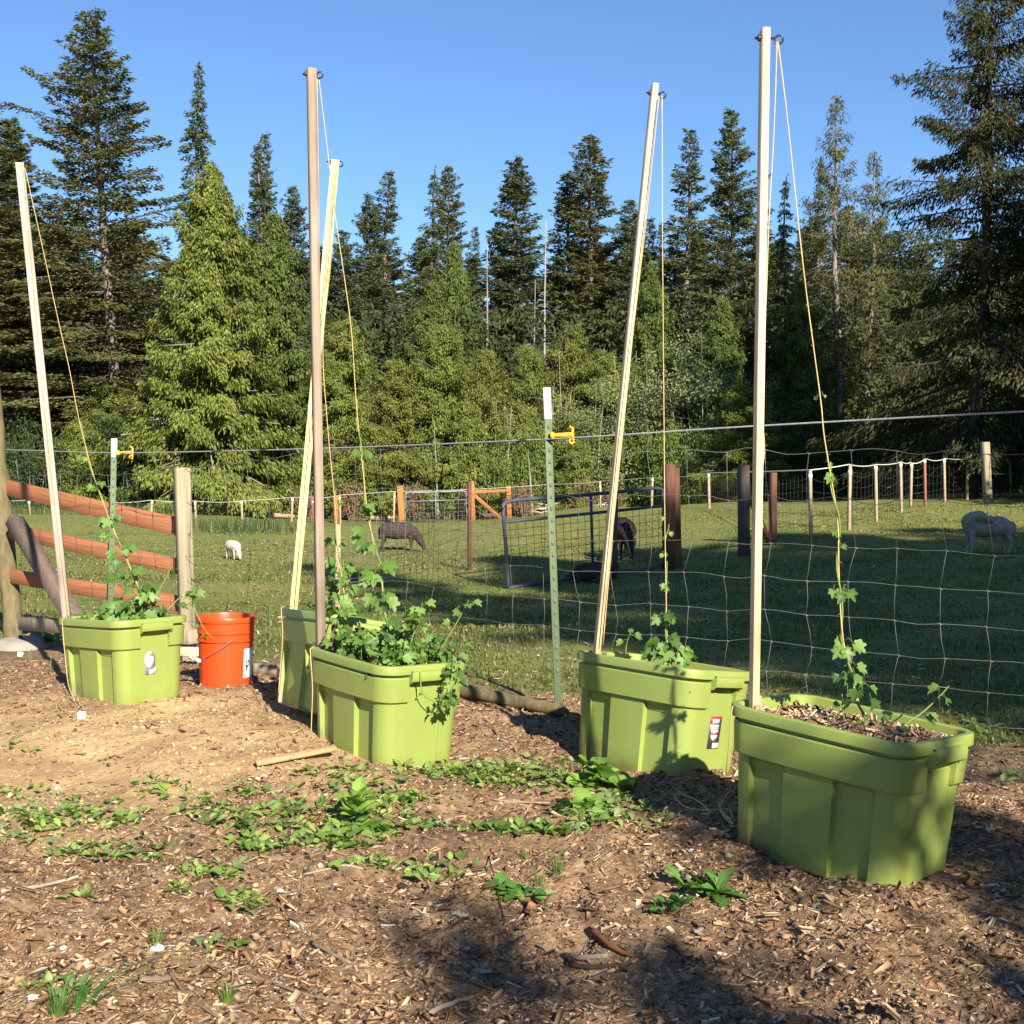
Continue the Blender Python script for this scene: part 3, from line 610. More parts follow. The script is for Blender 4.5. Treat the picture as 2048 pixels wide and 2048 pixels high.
# ------------------------------------------------------------------ poles with eye bolts
POLES = {  # bottom pixel at the rim, top pixel, depth, width, depth of section, turn, material, tub
 'p1': ((133, 1232), (39.5, 326), 6.03, .038, .034, .25, 'lumber_grey', 'left', (45, 333), 'leaning greyed wooden pole at the left edge, standing in the tub beside the bucket'),
 'p2': ((642, 1302), (623, 137), 4.87, .034, .030, .45, 'lumber_old', 'mid', (634, 147), 'brown weathered wooden pole standing in the bushy hop tub'),
 'p3': ((587, 1218), (671, 320), 5.515, .036, .020, .1, 'lumber_cream', 'back', (676, 325), 'yellowish cream wooden pole leaning behind the brown weathered pole'),
 'p4': ((1194, 1299), (1310, 168), 4.70, .021, .036, .22, 'lumber_new', 'right', (1320, 187), 'slanting pale wooden pole standing in the leaning labelled tub'),
 'p5': ((1508, 1422), (1530, 58), 3.58, .0215, .038, .10, 'lumber_new', 'front', (1551, 75), 'tallest pale wooden pole, standing upright in the nearest tub')}
EYE = {}
def ring_path(c, R, r, nrm=(0, 1, 0), n=14):
    Rm = frame_z(nrm, (0, 0, 1)); t = np.arange(n+1)*2*pi/n
    return np.asarray(c)+R*(np.cos(t)[:, None]*Rm[:, 0]+np.sin(t)[:, None]*Rm[:, 1])
for k, (b, t, Y, w, d, tw, mt, tb, ey, lab) in POLES.items():
    B = at(*b, Y); T = at(*t, Y); ax = unit(T-B); B0 = B-ax*.25
    mb = MB(); mesh_len = np.linalg.norm(T-B0)
    e = empty('wooden_pole', tuple(B0), lab, 'pole', 'wooden poles standing in the tubs')
    box(mb, (0, 0, mesh_len/2), (w, d, mesh_len), bev=.0015); p = mb.build('shaft', M[mt], e)
    Rm = frame_z(ax, (0, 1, 0)); e.rotation_euler = Matrix(Rm.tolist()).to_euler()
    p.rotation_euler = (0, 0, tw)
    E_ = at(*ey, Y-.005); EYE[k] = E_
    mi = Matrix.Translation(tuple(B0))@Matrix(Rm.tolist()).to_4x4(); inv = mi.inverted(); le = np.array(inv@Vector(tuple(E_)))
    mb = MB(); tube(mb, [(-w/2-.018, 0, le[2]), (le[0], 0, le[2])], .0042, 8); tube(mb, ring_path((le[0]+.011, 0, le[2]-.004), .0115, .003, (.35, 1, .2)), .0032, 6, cap=False)
    tube(mb, [(-w/2-.010, 0, le[2]), (-w/2-.001, 0, le[2])], .0095, 6)
    mb.build('eye_bolt', M['metal_dark'], e)
# short stake beside the tallest pole
mb = MB(); beam(mb, at(1519, 1424, 3.61)-np.array([0, 0, .3]), at(1519, 1391, 3.61), .012, .014, bev=.001)
o = mb.build('short_stake', M['lumber_old']); props(o, 'short brown stake beside the foot of the tallest pole in the nearest tub', 'stake')
mb = MB(); beam(mb, at(665, 1320, 4.84)-np.array([0, 0, .25]), at(667, 1236, 4.84), .016, .012, bev=.001)
o = mb.build('short_stake', M['post_brown']); props(o, 'short dark stake among the leaves of the bushy hop tub', 'stake')
# ------------------------------------------------------------------ twine strands
def wob(P, a, r): return np.asarray(P)+r.normal(size=np.shape(P))*a
def strand(pix, Y0, Y1, k=8):
    n = len(pix); ys = np.array([p[1] for p in pix], float); t = (ys-ys[0])/(ys[-1]-ys[0]+1e-9)
    return smooth_path(np.array([at(p[0], p[1], Y0+(Y1-Y0)*q) for p, q in zip(pix, t)]), k)
def gpath(pix, lift=.012):
    P = hits([p[0] for p in pix], [p[1] for p in pix]); P[:, 2] += lift; return P
TW = {}
def twine_obj(paths, label, r=.0019):
    mb = MB(); q = np.random.default_rng(8)
    for P in paths:
        P = np.asarray(P); m = len(P); rr_ = r*(.85+.3*q.random(m)); tube(mb, P, rr_, 5)
        for j in q.integers(0, m-1, max(3, m//3)):                # loose fibres
            a = P[j]; d = unit(q.normal(size=3)); tube(mb, [a, a+d*.008, a+d*.014+np.array([0, 0, -.003])], .0005, 3)
    o = mb.build('twine', M['twine']); return props(o, label, 'twine', 'twine strung from the poles')
r = np.random.default_rng(2)
TW['p1'] = strand([(50, 336), (84, 490), (116, 638), (138, 735), (159, 843), (187, 950), (217, 1033), (257, 1129), (279, 1182), (285, 1252)], 6.0, 5.93)
gl = gpath([(150, 1408), (128, 1398), (118, 1418), (142, 1432), (160, 1418), (150, 1400), (170, 1428), (182, 1440), (160, 1436)], .015)
twine_obj([TW['p1'], strand([(47, 337), (66, 560), (89, 810), (110, 1010), (131, 1180), (137, 1233)], 6.0, 6.0), smooth_path([at(137, 1233, 6.0), at(128, 1237, 5.93), at(125, 1250, 5.90), at(130, 1310, 5.87), at(137, 1370, 5.84), gl[0]]), smooth_path(gl)], 'twine tied along the leaning greyed pole, its loose tail by the label tub')
TW['p2'] = strand([(637, 152), (649, 250), (661, 350), (670, 428), (688, 550), (703, 664), (712, 800), (718, 863), (731, 990), (739, 1048), (757, 1120), (770, 1216), (782, 1310)], 4.88, 4.74)
gl = gpath([(634, 1478), (612, 1500), (588, 1520), (572, 1508), (556, 1492), (574, 1482), (560, 1468), (586, 1472), (604, 1462), (585, 1455)], .015)
twine_obj([TW['p2'], strand([(634, 154), (638, 450), (642, 850), (645, 1290)], 4.88, 4.87), smooth_path([at(640, 1296, 4.86), at(622, 1297, 4.82), at(621, 1310, 4.80), at(625, 1380, 4.78), at(623, 1470, 4.76), gl[0]]), smooth_path(gl), smooth_path(gpath([(588, 1520), (582, 1528), (600, 1512), (622, 1486)], .02))], 'twine hung from the brown weathered pole, its tail tangled on the sandy soil')
TW['p3'] = strand([(675, 330), (662, 520), (646, 690), (655, 850), (669, 996), (678, 1114), (692, 1216), (696, 1272)], 5.48, 5.33)
twine_obj([TW['p3'], strand([(672, 332), (640, 690), (612, 980), (592, 1215)], 5.47, 5.46), smooth_path([at(592, 1215, 5.45), at(575, 1213, 5.43), at(563, 1216, 5.38), at(563, 1228, 5.34), at(565, 1280, 5.31), at(557, 1385, 5.27)])], 'twine hung from the cream pole, looped over the rim of the shaded tub')
TW['p4'] = strand([(1324, 192), (1325, 480), (1328, 850), (1330, 1067), (1334, 1269), (1338, 1325), (1338, 1355)], 4.66, 4.58)
twine_obj([TW['p4'], strand([(1318, 192), (1292, 440), (1262, 700), (1246, 850), (1231, 1000), (1206, 1290)], 4.67, 4.65)], 'twine hung from the slanting pale pole down to a thin hop shoot')
TW['p5'] = strand([(1556, 84), (1575, 240), (1595, 430), (1612, 580), (1629, 709), (1642, 807), (1648, 870), (1660, 944), (1675, 1038), (1678, 1152), (1685, 1269), (1705, 1363), (1722, 1420), (1733, 1468)], 3.58, 3.42)
gl = gpath([(1462, 1590), (1440, 1628), (1452, 1652), (1466, 1660), (1446, 1640), (1436, 1618), (1448, 1640), (1464, 1652), (1458, 1632), (1432, 1632), (1400, 1632), (1372, 1628), (1350, 1608), (1356, 1598), (1374, 1606), (1398, 1622), (1420, 1638), (1404, 1640)], .02)
kn = at(1522, 850, 3.585); kt = [kn+np.array([.010*sin(7*q), -.010*abs(cos(7*q)), -.30*q*1.0]) for q in np.linspace(0, 1, 40)]
twine_obj([TW['p5'], strand([(1554, 84), (1548, 259), (1538, 440), (1528, 714), (1523, 849)], 3.58, 3.59), kt, strand([(1518, 1010), (1516, 1200), (1513, 1418)], 3.585, 3.575), smooth_path([at(1466, 1412, 3.52), at(1463, 1425, 3.50), at(1457, 1500, 3.55), at(1452, 1560, 3.62), gl[0]]), smooth_path(gl)], 'twine hung from the tallest pole, its coil lying by the nearest tub')
# ------------------------------------------------------------------ hop plants
HC = np.array([(.085, .16, .026), (.11, .20, .035), (.058, .118, .02), (.15, .24, .055)])
def hop(tb, path, pairs, label, bush=None, extra=None, seed=1, twist=0.0):
    """path: the twine; the stem winds round its lower part. pairs: (pixel, length in metres)"""
    r = np.random.default_rng(seed); e = empty('hop_vine', tuple(path[-1]), label, 'hop vine', 'hop vines climbing from the tubs')
    o3 = np.array(path[-1]); mb = MB(); ml = MB()
    P = path[int(len(path)*twist):]; m = len(P); a = np.linspace(0, m*.55, m); off = np.stack([np.cos(a), np.sin(a), np.zeros(m)], 1)*.0055
    gcol = (.22, .30, .07); tube(mb, P+off-o3, np.linspace(.0022, .0042, m), 5, gcol)
    def tuft(p, dep, n, sz, spread):
        base = at(p[0], p[1], dep)
        for q in range(n):
            d = unit(np.array([r.normal(), -.55+.5*r.normal(), .05-.5*r.random()])); b = base+r.normal(size=3)*spread
            pet = b+d*sz*.6
            tube(mb, [b-o3, (b+pet)/2-o3+np.array([0, 0, .01]), pet-o3], .0011, 3, gcol)
            dl = unit(d*.9+np.array([0, -.1, -.45])); up = unit(np.array([.35, -.7, .75])+.35*r.normal(size=3))
            leaves(ml, [pet-o3], [dl], [up], sz*(.7+.5*r.random()), 'hop', HC[r.integers(4)], .15, r, 1.05)
    for p, dep, n, sz, spread in pairs: tuft(p, dep, n, sz, spread)
    for stem, dep0, dep1, n, sz in (extra or []):
        Q = strand(stem, dep0, dep1, 6); tube(mb, Q-o3, np.linspace(.0035, .0016, len(Q)), 4, gcol)
        for q in range(n):
            j = int(r.integers(1, len(Q))); b = Q[j]; d = unit(np.array([r.normal(), -.4+.7*r.normal(), .3*r.normal()])); pet = b+d*sz*.6
            tube(mb, [b-o3, (b+pet)/2-o3, pet-o3], .0010, 3, gcol)
            leaves(ml, [pet-o3], [unit(d+np.array([0, 0, -.4]))], [unit(np.array([.3, -.6, .9])+.4*r.normal(size=3))], sz*(.6+.6*r.random()), 'hop', HC[r.integers(4)], .18, r)
    if bush:
        n, hx, hy, zb, zt, sz = bush                              # leafy mound over the soil, in the tub's own frame
        Mt = TUBM[tb]
        for q in range(n):
            x = (r.random()*2-1)*hx; y = (r.random()*2-1)*hy; hgt = zb+(zt-zb)*r.random()**1.4*(1-.4*abs(x)/hx)
            b0 = np.array(Mt@Vector((x*.8, y*.8, zb-.02))); b1 = np.array(Mt@Vector((x, y, hgt)))
            if q % 3 == 0: tube(mb, smooth_path([b0-o3, (b0+b1)/2-o3+r.normal(size=3)*.02, b1-o3], 3), .0016, 3, (.20, .24, .07))
            d = unit(np.array([r.normal(), r.normal()-.3, -.25+.45*r.normal()])); up = unit(np.array([.3, -.5, .9])+.5*r.normal(size=3))
            leaves(ml, [b1-o3], [d], [up], sz*(.5+.75*r.random()), 'hop', HC[r.integers(4)], .2, r)
    mb.build('stem', M['leaf'], e); ml.build('foliage', M['leaf'], e); return e
hop('front', TW['p5'], [((1650, 925), 3.5, 1, .02, .004), ((1662, 946), 3.5, 3, .026, .006), ((1664, 1058), 3.48, 3, .022, .005), ((1676, 1090), 3.48, 1, .02, .005), ((1684, 1180), 3.46, 4, .036, .008), ((1688, 1285), 3.45, 6, .036, .010), ((1702, 1345), 3.44, 5, .034, .01), ((1732, 1378), 3.43, 4, .038, .012), ((1728, 1462), 3.40, 7, .034, .02), ((1640, 790), 3.52, 2, .012, .004)],
    'long hop vine winding up the twine above the nearest tub', extra=[([(1790, 1480), (1810, 1450), (1845, 1425), (1880, 1392), (1898, 1372)], 3.36, 3.40, 9, .034), ([(1690, 1455), (1686, 1420), (1684, 1388)], 3.45, 3.46, 4, .02)], seed=3, twist=.52)
hop('right', TW['p4'], [((1330, 1030), 4.62, 1, .02, .004), ((1330, 1105), 4.62, 2, .022, .006), ((1334, 1165), 4.61, 3, .03, .01), ((1335, 1225), 4.60, 4, .042, .012), ((1336, 1275), 4.59, 7, .055, .016), ((1337, 1305), 4.58, 8, .058, .025)], 'thin hop shoot with a small leaf cluster in the leaning labelled tub',
    extra=[([(1251, 1335), (1252, 1295), (1258, 1272), (1264, 1256)], 4.62, 4.62, 6, .03), ([(1330, 1080), (1336, 1060), (1338, 1048)], 4.62, 4.62, 2, .02)], seed=4, twist=.55)
hop('mid', TW['p2'], [((722, 900), 4.80, 2, .03, .01), ((735, 1005), 4.79, 4, .045, .015), ((742, 1070), 4.78, 5, .06, .015), ((755, 1135), 4.77, 6, .058, .018), ((762, 1180), 4.76, 5, .055, .02), ((775, 1240), 4.74, 6, .055, .03)], 'dense bushy hop plant spilling over the tub in front',
    bush=(540, .27, .17, .36, .515, .042), extra=[([(880, 1300), (905, 1260), (925, 1225), (938, 1200)], 4.62, 4.64, 9, .038), ([(690, 1300), (676, 1240), (690, 1180), (686, 1120)], 4.80, 4.84, 15, .036), ([(820, 1290), (836, 1240), (845, 1205)], 4.66, 4.68, 18, .04), ([(905, 1310), (915, 1335), (905, 1375), (885, 1410)], 4.54, 4.50, 28, .034), ([(840, 1345), (845, 1385), (868, 1402), (890, 1400)], 4.48, 4.47, 3, .018), ([(870, 1290), (895, 1270), (915, 1290)], 4.58, 4.56, 18, .046)], seed=5, twist=.5)
hop('back', TW['p3'], [((671, 1005), 5.40, 2, .022, .006), ((668, 1080), 5.39, 4, .035, .012), ((678, 1130), 5.37, 6, .045, .015), ((684, 1165), 5.36, 7, .05, .02), ((690, 1200), 5.35, 8, .055, .03)], 'hop vine climbing its twine from the shaded tub', bush=(60, .22, .14, .36, .48, .055), seed=6, twist=.55)
hop('left', TW['p1'], [((176, 905), 5.96, 2, .03, .008), ((196, 965), 5.96, 3, .04, .01), ((217, 1032), 5.96, 5, .05, .012), ((228, 1060), 5.95, 3, .045, .015), ((246, 1100), 5.95, 6, .055, .015), ((262, 1140), 5.95, 7, .055, .02), ((275, 1175), 5.94, 8, .058, .03), ((262, 1200), 5.90, 9, .058, .04)], 'leafy hop vine climbing its twine from the tub beside the bucket',
    bush=(95, .22, .13, .38, .50, .06), extra=[([(330, 1225), (360, 1195), (385, 1180), (402, 1172)], 5.90, 6.0, 8, .045), ([(300, 1215), (330, 1160), (345, 1130)], 5.95, 6.05, 6, .035), ([(380, 1195), (395, 1230), (410, 1260), (425, 1275)], 5.92, 5.85, 5, .028)], seed=7, twist=.45)
# ------------------------------------------------------------------ orange bucket
bc = at(451, 1368, 6.30); bc[2] = gz(bc[0], bc[1])-.005
be = empty('bucket', tuple(bc), 'orange plastic bucket with a wire handle between two green tubs', 'bucket', rot=(RD(-1), RD(1.0), 0))
mb = MB(); prof = [(.0, .002), (.124, .002), (.130, .008), (.1385, .24), (.1465, .2405), (.1470, .246), (.1395, .2475), (.1415, .282), (.1485, .2825), (.1488, .288), (.1425, .2895), (.1435, .338), (.1500, .3385), (.1510, .346), (.1510, .360), (.149, .3645), (.1455, .3645), (.1435, .358), (.140, .30), (.126, .012), (0, .010)]
n = 56; th = np.arange(n)*2*pi/n; V = np.concatenate([np.c_[q*np.cos(th), q*np.sin(th), np.full(n, z)] for q, z in prof]); j = np.arange(n); k = (j+1) % n
mb.add(V, [np.concatenate([np.stack([i*n+j, i*n+k, (i+1)*n+k, (i+1)*n+j], 1) for i in range(len(prof)-1)])])
me = mb.mesh('bucket_body', M['orange'], smooth=True); me.set_sharp_from_angle(angle=RD(30)); link('body', me, be)
def bdir(deg): return np.array([cos(RD(deg)), sin(RD(deg)), 0])
mb = MB()                                                          # wire bail hanging down the front
a0, a1 = 305, 125                                                  # ears, degrees round the bucket
P = [bdir(a0)*.147+np.array([0, 0, .268]), bdir(290)*.153+np.array([0, 0, .245]), bdir(275)*.153+np.array([0, 0, .215]), bdir(255)*.150+np.array([0, 0, .185]), bdir(235)*.150+np.array([0, 0, .158]), bdir(222)*.153+np.array([0, 0, .146]), bdir(212)*.16+np.array([0, 0, .148])]
tube(mb, smooth_path(np.array(P)), .0021, 6); mb.build('wire_handle', M['wire'], be)
mb = MB(); tube(mb, [P[-2]+np.array([.012, -.005, -.004]), P[-1]+np.array([-.03, .0, .010])], .0095, 8); mb.build('handle_grip', M['label_white'], be)
def wrap(mb, poly, rad, mi, a0_, sub=10):
    """outline (metres round the wall, height) wrapped on the bucket wall"""
    P = np.asarray(poly, float); n = len(P); cx = P.mean(0)
    R = lambda z: (.130+.0085*(z-.008)/.232)+rad
    out = np.array([(R(z)*cos(RD(a0_)+u/.136), R(z)*sin(RD(a0_)+u/.136), z) for u, z in P])
    mb.add(out, [list(range(n))], mi=mi)
def strips(mb, u0, u1, z0, z1, rad, mi, a0_, n=12):
    u = np.linspace(u0, u1, n)
    for p, q in zip(u[:-1], u[1:]): wrap(mb, [(p, z0), (q, z0), (q, z1), (p, z1)], rad, mi, a0_)
mb = MB(); A0 = 324
strips(mb, 0, .10, .055, .205, .0008, 0, A0)
for z in (.062, .197): strips(mb, .006, .094, z, z+.0015, .0012, 1, A0)
strips(mb, .006, .008, .062, .1985, .0012, 1, A0, 2); strips(mb, .092, .094, .062, .1985, .0012, 1, A0, 2)
wrap(mb, [(.018, .148), (.021, .148), (.025, .133), (.034, .150), (.046, .136), (.046, .125), (.036, .112), (.030, .104), (.024, .086), (.019, .084), (.017, .108), (.016, .128)], .0012, 2, A0)
for t0 in range(9):
    a = RD(200+t0*22); b = RD(222+t0*22); wrap(mb, [(.025+.007*cos(a), .163+.006*sin(a)), (.025+.007*cos(b), .163+.006*sin(b)), (.025+.0045*cos(b), .163+.0035*sin(b)), (.025+.0045*cos(a), .163+.0035*sin(a))], .0012, 2, A0)
mb.build('label', [M['label_white'], M['label_grey'], M['navy']], be)
# ------------------------------------------------------------------ wire fence between the tubs and the pasture
def along(poly, step, s0=0):
    poly = np.asarray(poly, float); seg = np.linalg.norm(np.diff(poly, axis=0), axis=1); cs = np.r_[0, np.cumsum(seg)]; s = np.arange(s0, cs[-1], step)
    return np.stack([np.interp(s, cs, poly[:, q]) for q in range(2)], 1), s
r = np.random.default_rng(21)
WIREH = [1.185, .985, .79, .645, .50, .365, .245, .12]
line, s = along(FENCE, .178); nS = len(line); gl = g0(line[:, 0], line[:, 1])+.01
sag = .014*np.sin(s*2*pi/3.1)+.006*r.normal(size=nS)
e = empty('wire_fence', (line[40][0], line[40][1], gl[40]), 'galvanised woven wire fence between the green tubs and the pasture', 'fence'); o3 = np.array(e.location)
nodes = np.zeros((len(WIREH), nS, 3)); dirv = np.gradient(line, axis=0); dirv = dirv/np.linalg.norm(dirv, axis=1)[:, None]; nrm = np.stack([-dirv[:, 1], dirv[:, 0]], 1)
sway = np.cumsum(r.normal(size=(len(WIREH), 1))*.012, 0)
for i_, h in enumerate(WIREH):
    sh = .006*r.normal(size=nS)+(.012*((i_ % 2)*2-1))*np.sin(s*.9+i_); bl = .006*r.normal(size=nS)
    nodes[i_] = np.c_[line+dirv*sh[:, None]+nrm*bl[:, None], gl+h+sag*(1-i_*.1)+.004*r.normal(size=nS)]
mw = MB()
for i_, h in enumerate(WIREH):
    P = np.repeat(nodes[i_], 2, 0)[:-1].copy(); P[1::2] = (nodes[i_][:-1]+nodes[i_][1:])/2+np.c_[np.zeros((nS-1, 2)), (.010 if i_ < 2 else .004)*r.normal(size=nS-1)]
    tube(mw, smooth_path(P, 2)-o3, .0016 if i_ in (0, 7) else .0012, 4)
for k in range(nS):
    P = nodes[:, k]-o3
    for a, b in zip(P[:-1], P[1:]):                              # hinge-joint stays, a knot at every line wire
        tube(mw, [a, a*.5+b*.5+np.r_[r.normal(size=2)*.003, 0], b], .00105, 4)
        mw_k = a; tube(mw, [a+np.r_[dirv[k]*-.007, .004], a+np.r_[dirv[k]*.007, -.004]], .0022, 5)
mw.build('woven_wire', M['wire'], e)
# electric rope
P = smooth_path([at(-300, 897, 10.5), at(20, 900, 8.70), at(240, 905.5, 7.86), at(640, 897, 6.7), at(1100, 878, 5.66), at(1480, 854, 5.25), at(2048, 823, 4.72), at(2500, 800, 4.2)], 20)
mb = MB(); tube(mb, P, .0044, 6); o = mb.build('electric_rope', M['rope']); props(o, 'grey electric fence rope strung above the woven wire fence', 'rope')
# steel posts
def t_post(b, t, Y, label, ins_px, capl):
    B = at(*b, Y); B[2] = gz(B[0], B[1])-.02; T = at(*t, Y); ax = unit(T-B); e = empty('steel_post', tuple(B), label, 'fence post', 'green steel posts of the wire fence')
    R = frame_z(ax, (0, 1, 0)); e.rotation_euler = Matrix(R.tolist()).to_euler(); L = np.linalg.norm(T-B)
    c = RD(20); Rz = np.array([[cos(c), -sin(c), 0], [sin(c), cos(c), 0], [0, 0, 1]])
    mb = MB(); box(mb, Rz@np.array([0, 0, (L-capl)/2]), (.036, .005, L-capl), Rz, bev=.001); box(mb, Rz@np.array([0, .017, (L-capl)/2]), (.005, .030, L-capl), Rz, bev=.001, mi=1)
    for z in np.arange(.2, L-capl-.02, .054): box(mb, Rz@np.array([0, -.0045, z]), (.010, .006, .02), Rz, bev=.001)
    mb.build('shaft', [M['tpost'], M['tpost_web']], e)
    mb = MB(); box(mb, Rz@np.array([0, 0, L-capl/2]), (.0365, .006, capl), Rz, bev=.001); box(mb, Rz@np.array([0, .017, L-capl/2]), (.006, .030, capl), Rz, bev=.001); mb.build('white_tip', M['white'], e)
    Mi = (Matrix.Translation(tuple(B))@Matrix(R.tolist()).to_4x4()).inverted()
    p0 = np.array(Mi@Vector(tuple(at(*ins_px[0], Y-.02)))); p1 = np.array(Mi@Vector(tuple(at(*ins_px[1], Y-.02))))
    mb = MB(); d = unit(p1-p0); tube(mb, [p0-d*.012, p0, p0+d*.006], [.017, .017, .011], 8); tube(mb, [p0, p1], .0105, 8)
    box(mb, p1+d*.004, (.010, .016, .062), bev=.002); tube(mb, [p1+d*.004+np.array([0, 0, .028]), p1+d*-.010+np.array([0, -.006, .038])], .005, 6)
    tube(mb, ring_path(p1+np.array([-.002, -.008, -.030]), .011, .004, (0, 1, 0)), .0045, 6, cap=False)
    mb.build('insulator', M['yellow'], e); return e
t_post((1117, 1428), (1093.5, 775), 5.68, 'green steel fence post with a tall white tip between the bushy and the labelled tub', [(1106, 871), (1144, 869)], .145)
t_post((218, 1262), (228.5, 877), 7.88, 'green steel fence post with a yellow insulator behind the leafy vine beside the bucket', [(238, 906), (264, 905)], .118)
def post(name, b, t, Y, w, d, m, label, cat='fence post', group=None, turn=.3, round_=False, gnd=True, dip=.05):
    B = at(*b, Y); T = at(*t, Y)
    if gnd: B[2] = min(B[2], gz(B[0], B[1]))-dip
    ax = unit(T-B); L = np.linalg.norm(T-B); mb = MB()
    if round_:
        q = np.random.default_rng(int(b[0])); z = np.linspace(0, L, 24); rr_ = w/2*(1+.03*q.normal(size=24)); rr_[-1] *= .93; tube(mb, np.c_[.004*q.normal(size=24), .004*q.normal(size=24), z], rr_, 18)
    else: box(mb, (0, 0, L/2), (w, d, L), bev=min(w, d)*.07)
    o = mb.build(name, M[m], smooth=round_)
    if round_: o.data.set_sharp_from_angle(angle=RD(50))
    R = frame_z(ax, (0, 1, 0))@np.array([[cos(turn), -sin(turn), 0], [sin(turn), cos(turn), 0], [0, 0, 1]]); o.rotation_euler = Matrix(R.tolist()).to_euler(); o.location = tuple(B)
    return props(o, label, cat, group)
rp = post('corner_post', (31, 1292), (-22, 728), 8.70, .128, .128, 'post_round', 'round wooden corner post in a concrete footing at the left edge', round_=True)
c0 = at(40, 1300, 8.62); mb = MB(); n = 20; th = np.arange(n)*2*pi/n; q = np.random.default_rng(5)
prof = [(.20, -.06), (.19, .02), (.15, .055), (.10, .07), (.02, .075)]
V = np.concatenate([np.c_[a*(1+.07*q.normal(size=n))*np.cos(th), a*(1+.07*q.normal(size=n))*np.sin(th), np.full(n, z)+.008*q.normal(size=n)] for a, z in prof]); j = np.arange(n); k = (j+1) % n
mb.add(V, [np.concatenate([np.stack([i*n+j, i*n+k, (i+1)*n+k, (i+1)*n+j], 1) for i in range(4)])])
o = mb.build('concrete_footing', M['concrete'], smooth=True); o.location = (c0[0], c0[1], gz(c0[0], c0[1])); mw_ = o.matrix_basis.copy(); o.parent = rp; bpy.context.view_layer.update(); o.matrix_parent_inverse = rp.matrix_basis.inverted()
post('square_post', (377, 1312), (364, 935), 7.46, .088, .075, 'post_pale', 'pale square wooden post behind the orange bucket', turn=.5)
mb = MB(); a = at(28, 1040, 8.55); b = at(150, 1238, 7.85); beam(mb, a, b, .09, .10, bev=.005, twist=.3)
o = mb.build('brace', M['brace']); props(o, 'brown diagonal timber brace between the corner post and the left tub', 'brace')
# plank fence running up the slope behind the wire
e = empty('plank_fence', tuple(at(365, 1260, 7.62)), 'orange stained three plank fence sloping down to the pale square post', 'fence'); o3 = np.array(e.location)
for (ya, yb, wa) in ((948, 1055, .112), (1036, 1134, .10), (1134, 1208, .10)):
    a = at(-150, ya-10, 9.3); b = at(362, yb, 7.60); mb = MB(); d = unit(b-a); L = np.linalg.norm(b-a)
    R = np.stack([d, unit(np.cross(np.cross(d, (0, 0, 1)), d))*0+unit(np.cross((0, 0, 1), d)), unit(np.cross(d, np.cross((0, 0, 1), d)))], 1)
    box(mb, (0, 0, 0), (L, .022, wa), bev=.002); p = mb.build('plank', M['plank'], e); p.location = tuple((a+b)/2-o3); p.rotation_euler = Matrix(R.tolist()).to_euler()
# timbers and logs at the foot of the fence
mb = MB(); a = at(50, 1246, 8.45); b = at(392, 1274, 7.36); beam(mb, a, b, .11, .085, hint=(0, 0, 1), bev=.006); o = mb.build('edging_timber', M['post_pale']); props(o, 'weathered edging timber lying along the fence behind the tub beside the bucket', 'timber')
mb = MB(); a = at(352, 1302, 7.2); b = at(398, 1304, 7.15); beam(mb, a, b, .055, .05, hint=(0, 0, 1), bev=.004); o = mb.build('timber_offcut', M['lumber_cream']); props(o, 'small yellowish timber offcut on the ground left of the orange bucket', 'timber')
def log(px, Y, r0, r1, m, label, cat='log', dz=.0):
    a = at(px[0], px[1], Y[0]); b = at(px[2], px[3], Y[1]); q = np.random.default_rng(int(px[0])); t = np.linspace(0, 1, 16)[:, None]
    P = a*(1-t)+b*t; P[:, 2] = g0(P[:, 0], P[:, 1])+r1*.8+dz; P += q.normal(size=P.shape)*.003; mb = MB(); rr_ = np.linspace(r0, r1, 16)*(1+.04*q.normal(size=16)); rr_[-1] *= .6
    tube(mb, P-P.mean(0), rr_, 12); o = mb.build('log', M[m], smooth=True); o.location = tuple(P.mean(0)); o.data.set_sharp_from_angle(angle=RD(50)); return props(o, label, cat)
log((912, 1393, 1136, 1410), (5.95, 5.45), .034, .030, 'post_round', 'round peeled log lying at the foot of the white tipped steel post')
log((505, 1330, 640, 1352), (6.75, 6.5), .034, .034, 'post_pale', 'weathered log on the grass edge behind the tilted shaded tub')
mb = MB(); a = hit(512, 1538); b = hit(672, 1519); beam(mb, a+np.array([0, 0, .022]), b+np.array([0, 0, .045]), .034, .010, hint=(0, 0, 1), twist=.35, bev=.001); o = mb.build('board_offcut', M['board']); props(o, 'narrow pale board offcut on the ground at the foot of the bushy hop tub', 'board')
# small white cubes on the dirt
for k_, (px, py, lab) in enumerate([(163, 1437, 'small white plastic cube on the sandy soil in front of the left tub'), (41, 1313, 'small white plastic cube below the concrete footing of the corner post')]):
    p = hit(px, py); mb = MB(); box(mb, (0, 0, 0), (.034, .03, .032), bev=.003); o = mb.build('white_cube', M['white']); o.location = (p[0], p[1], p[2]+.014); o.rotation_euler = (.1, .15, .4+k_); props(o, lab, 'cube')
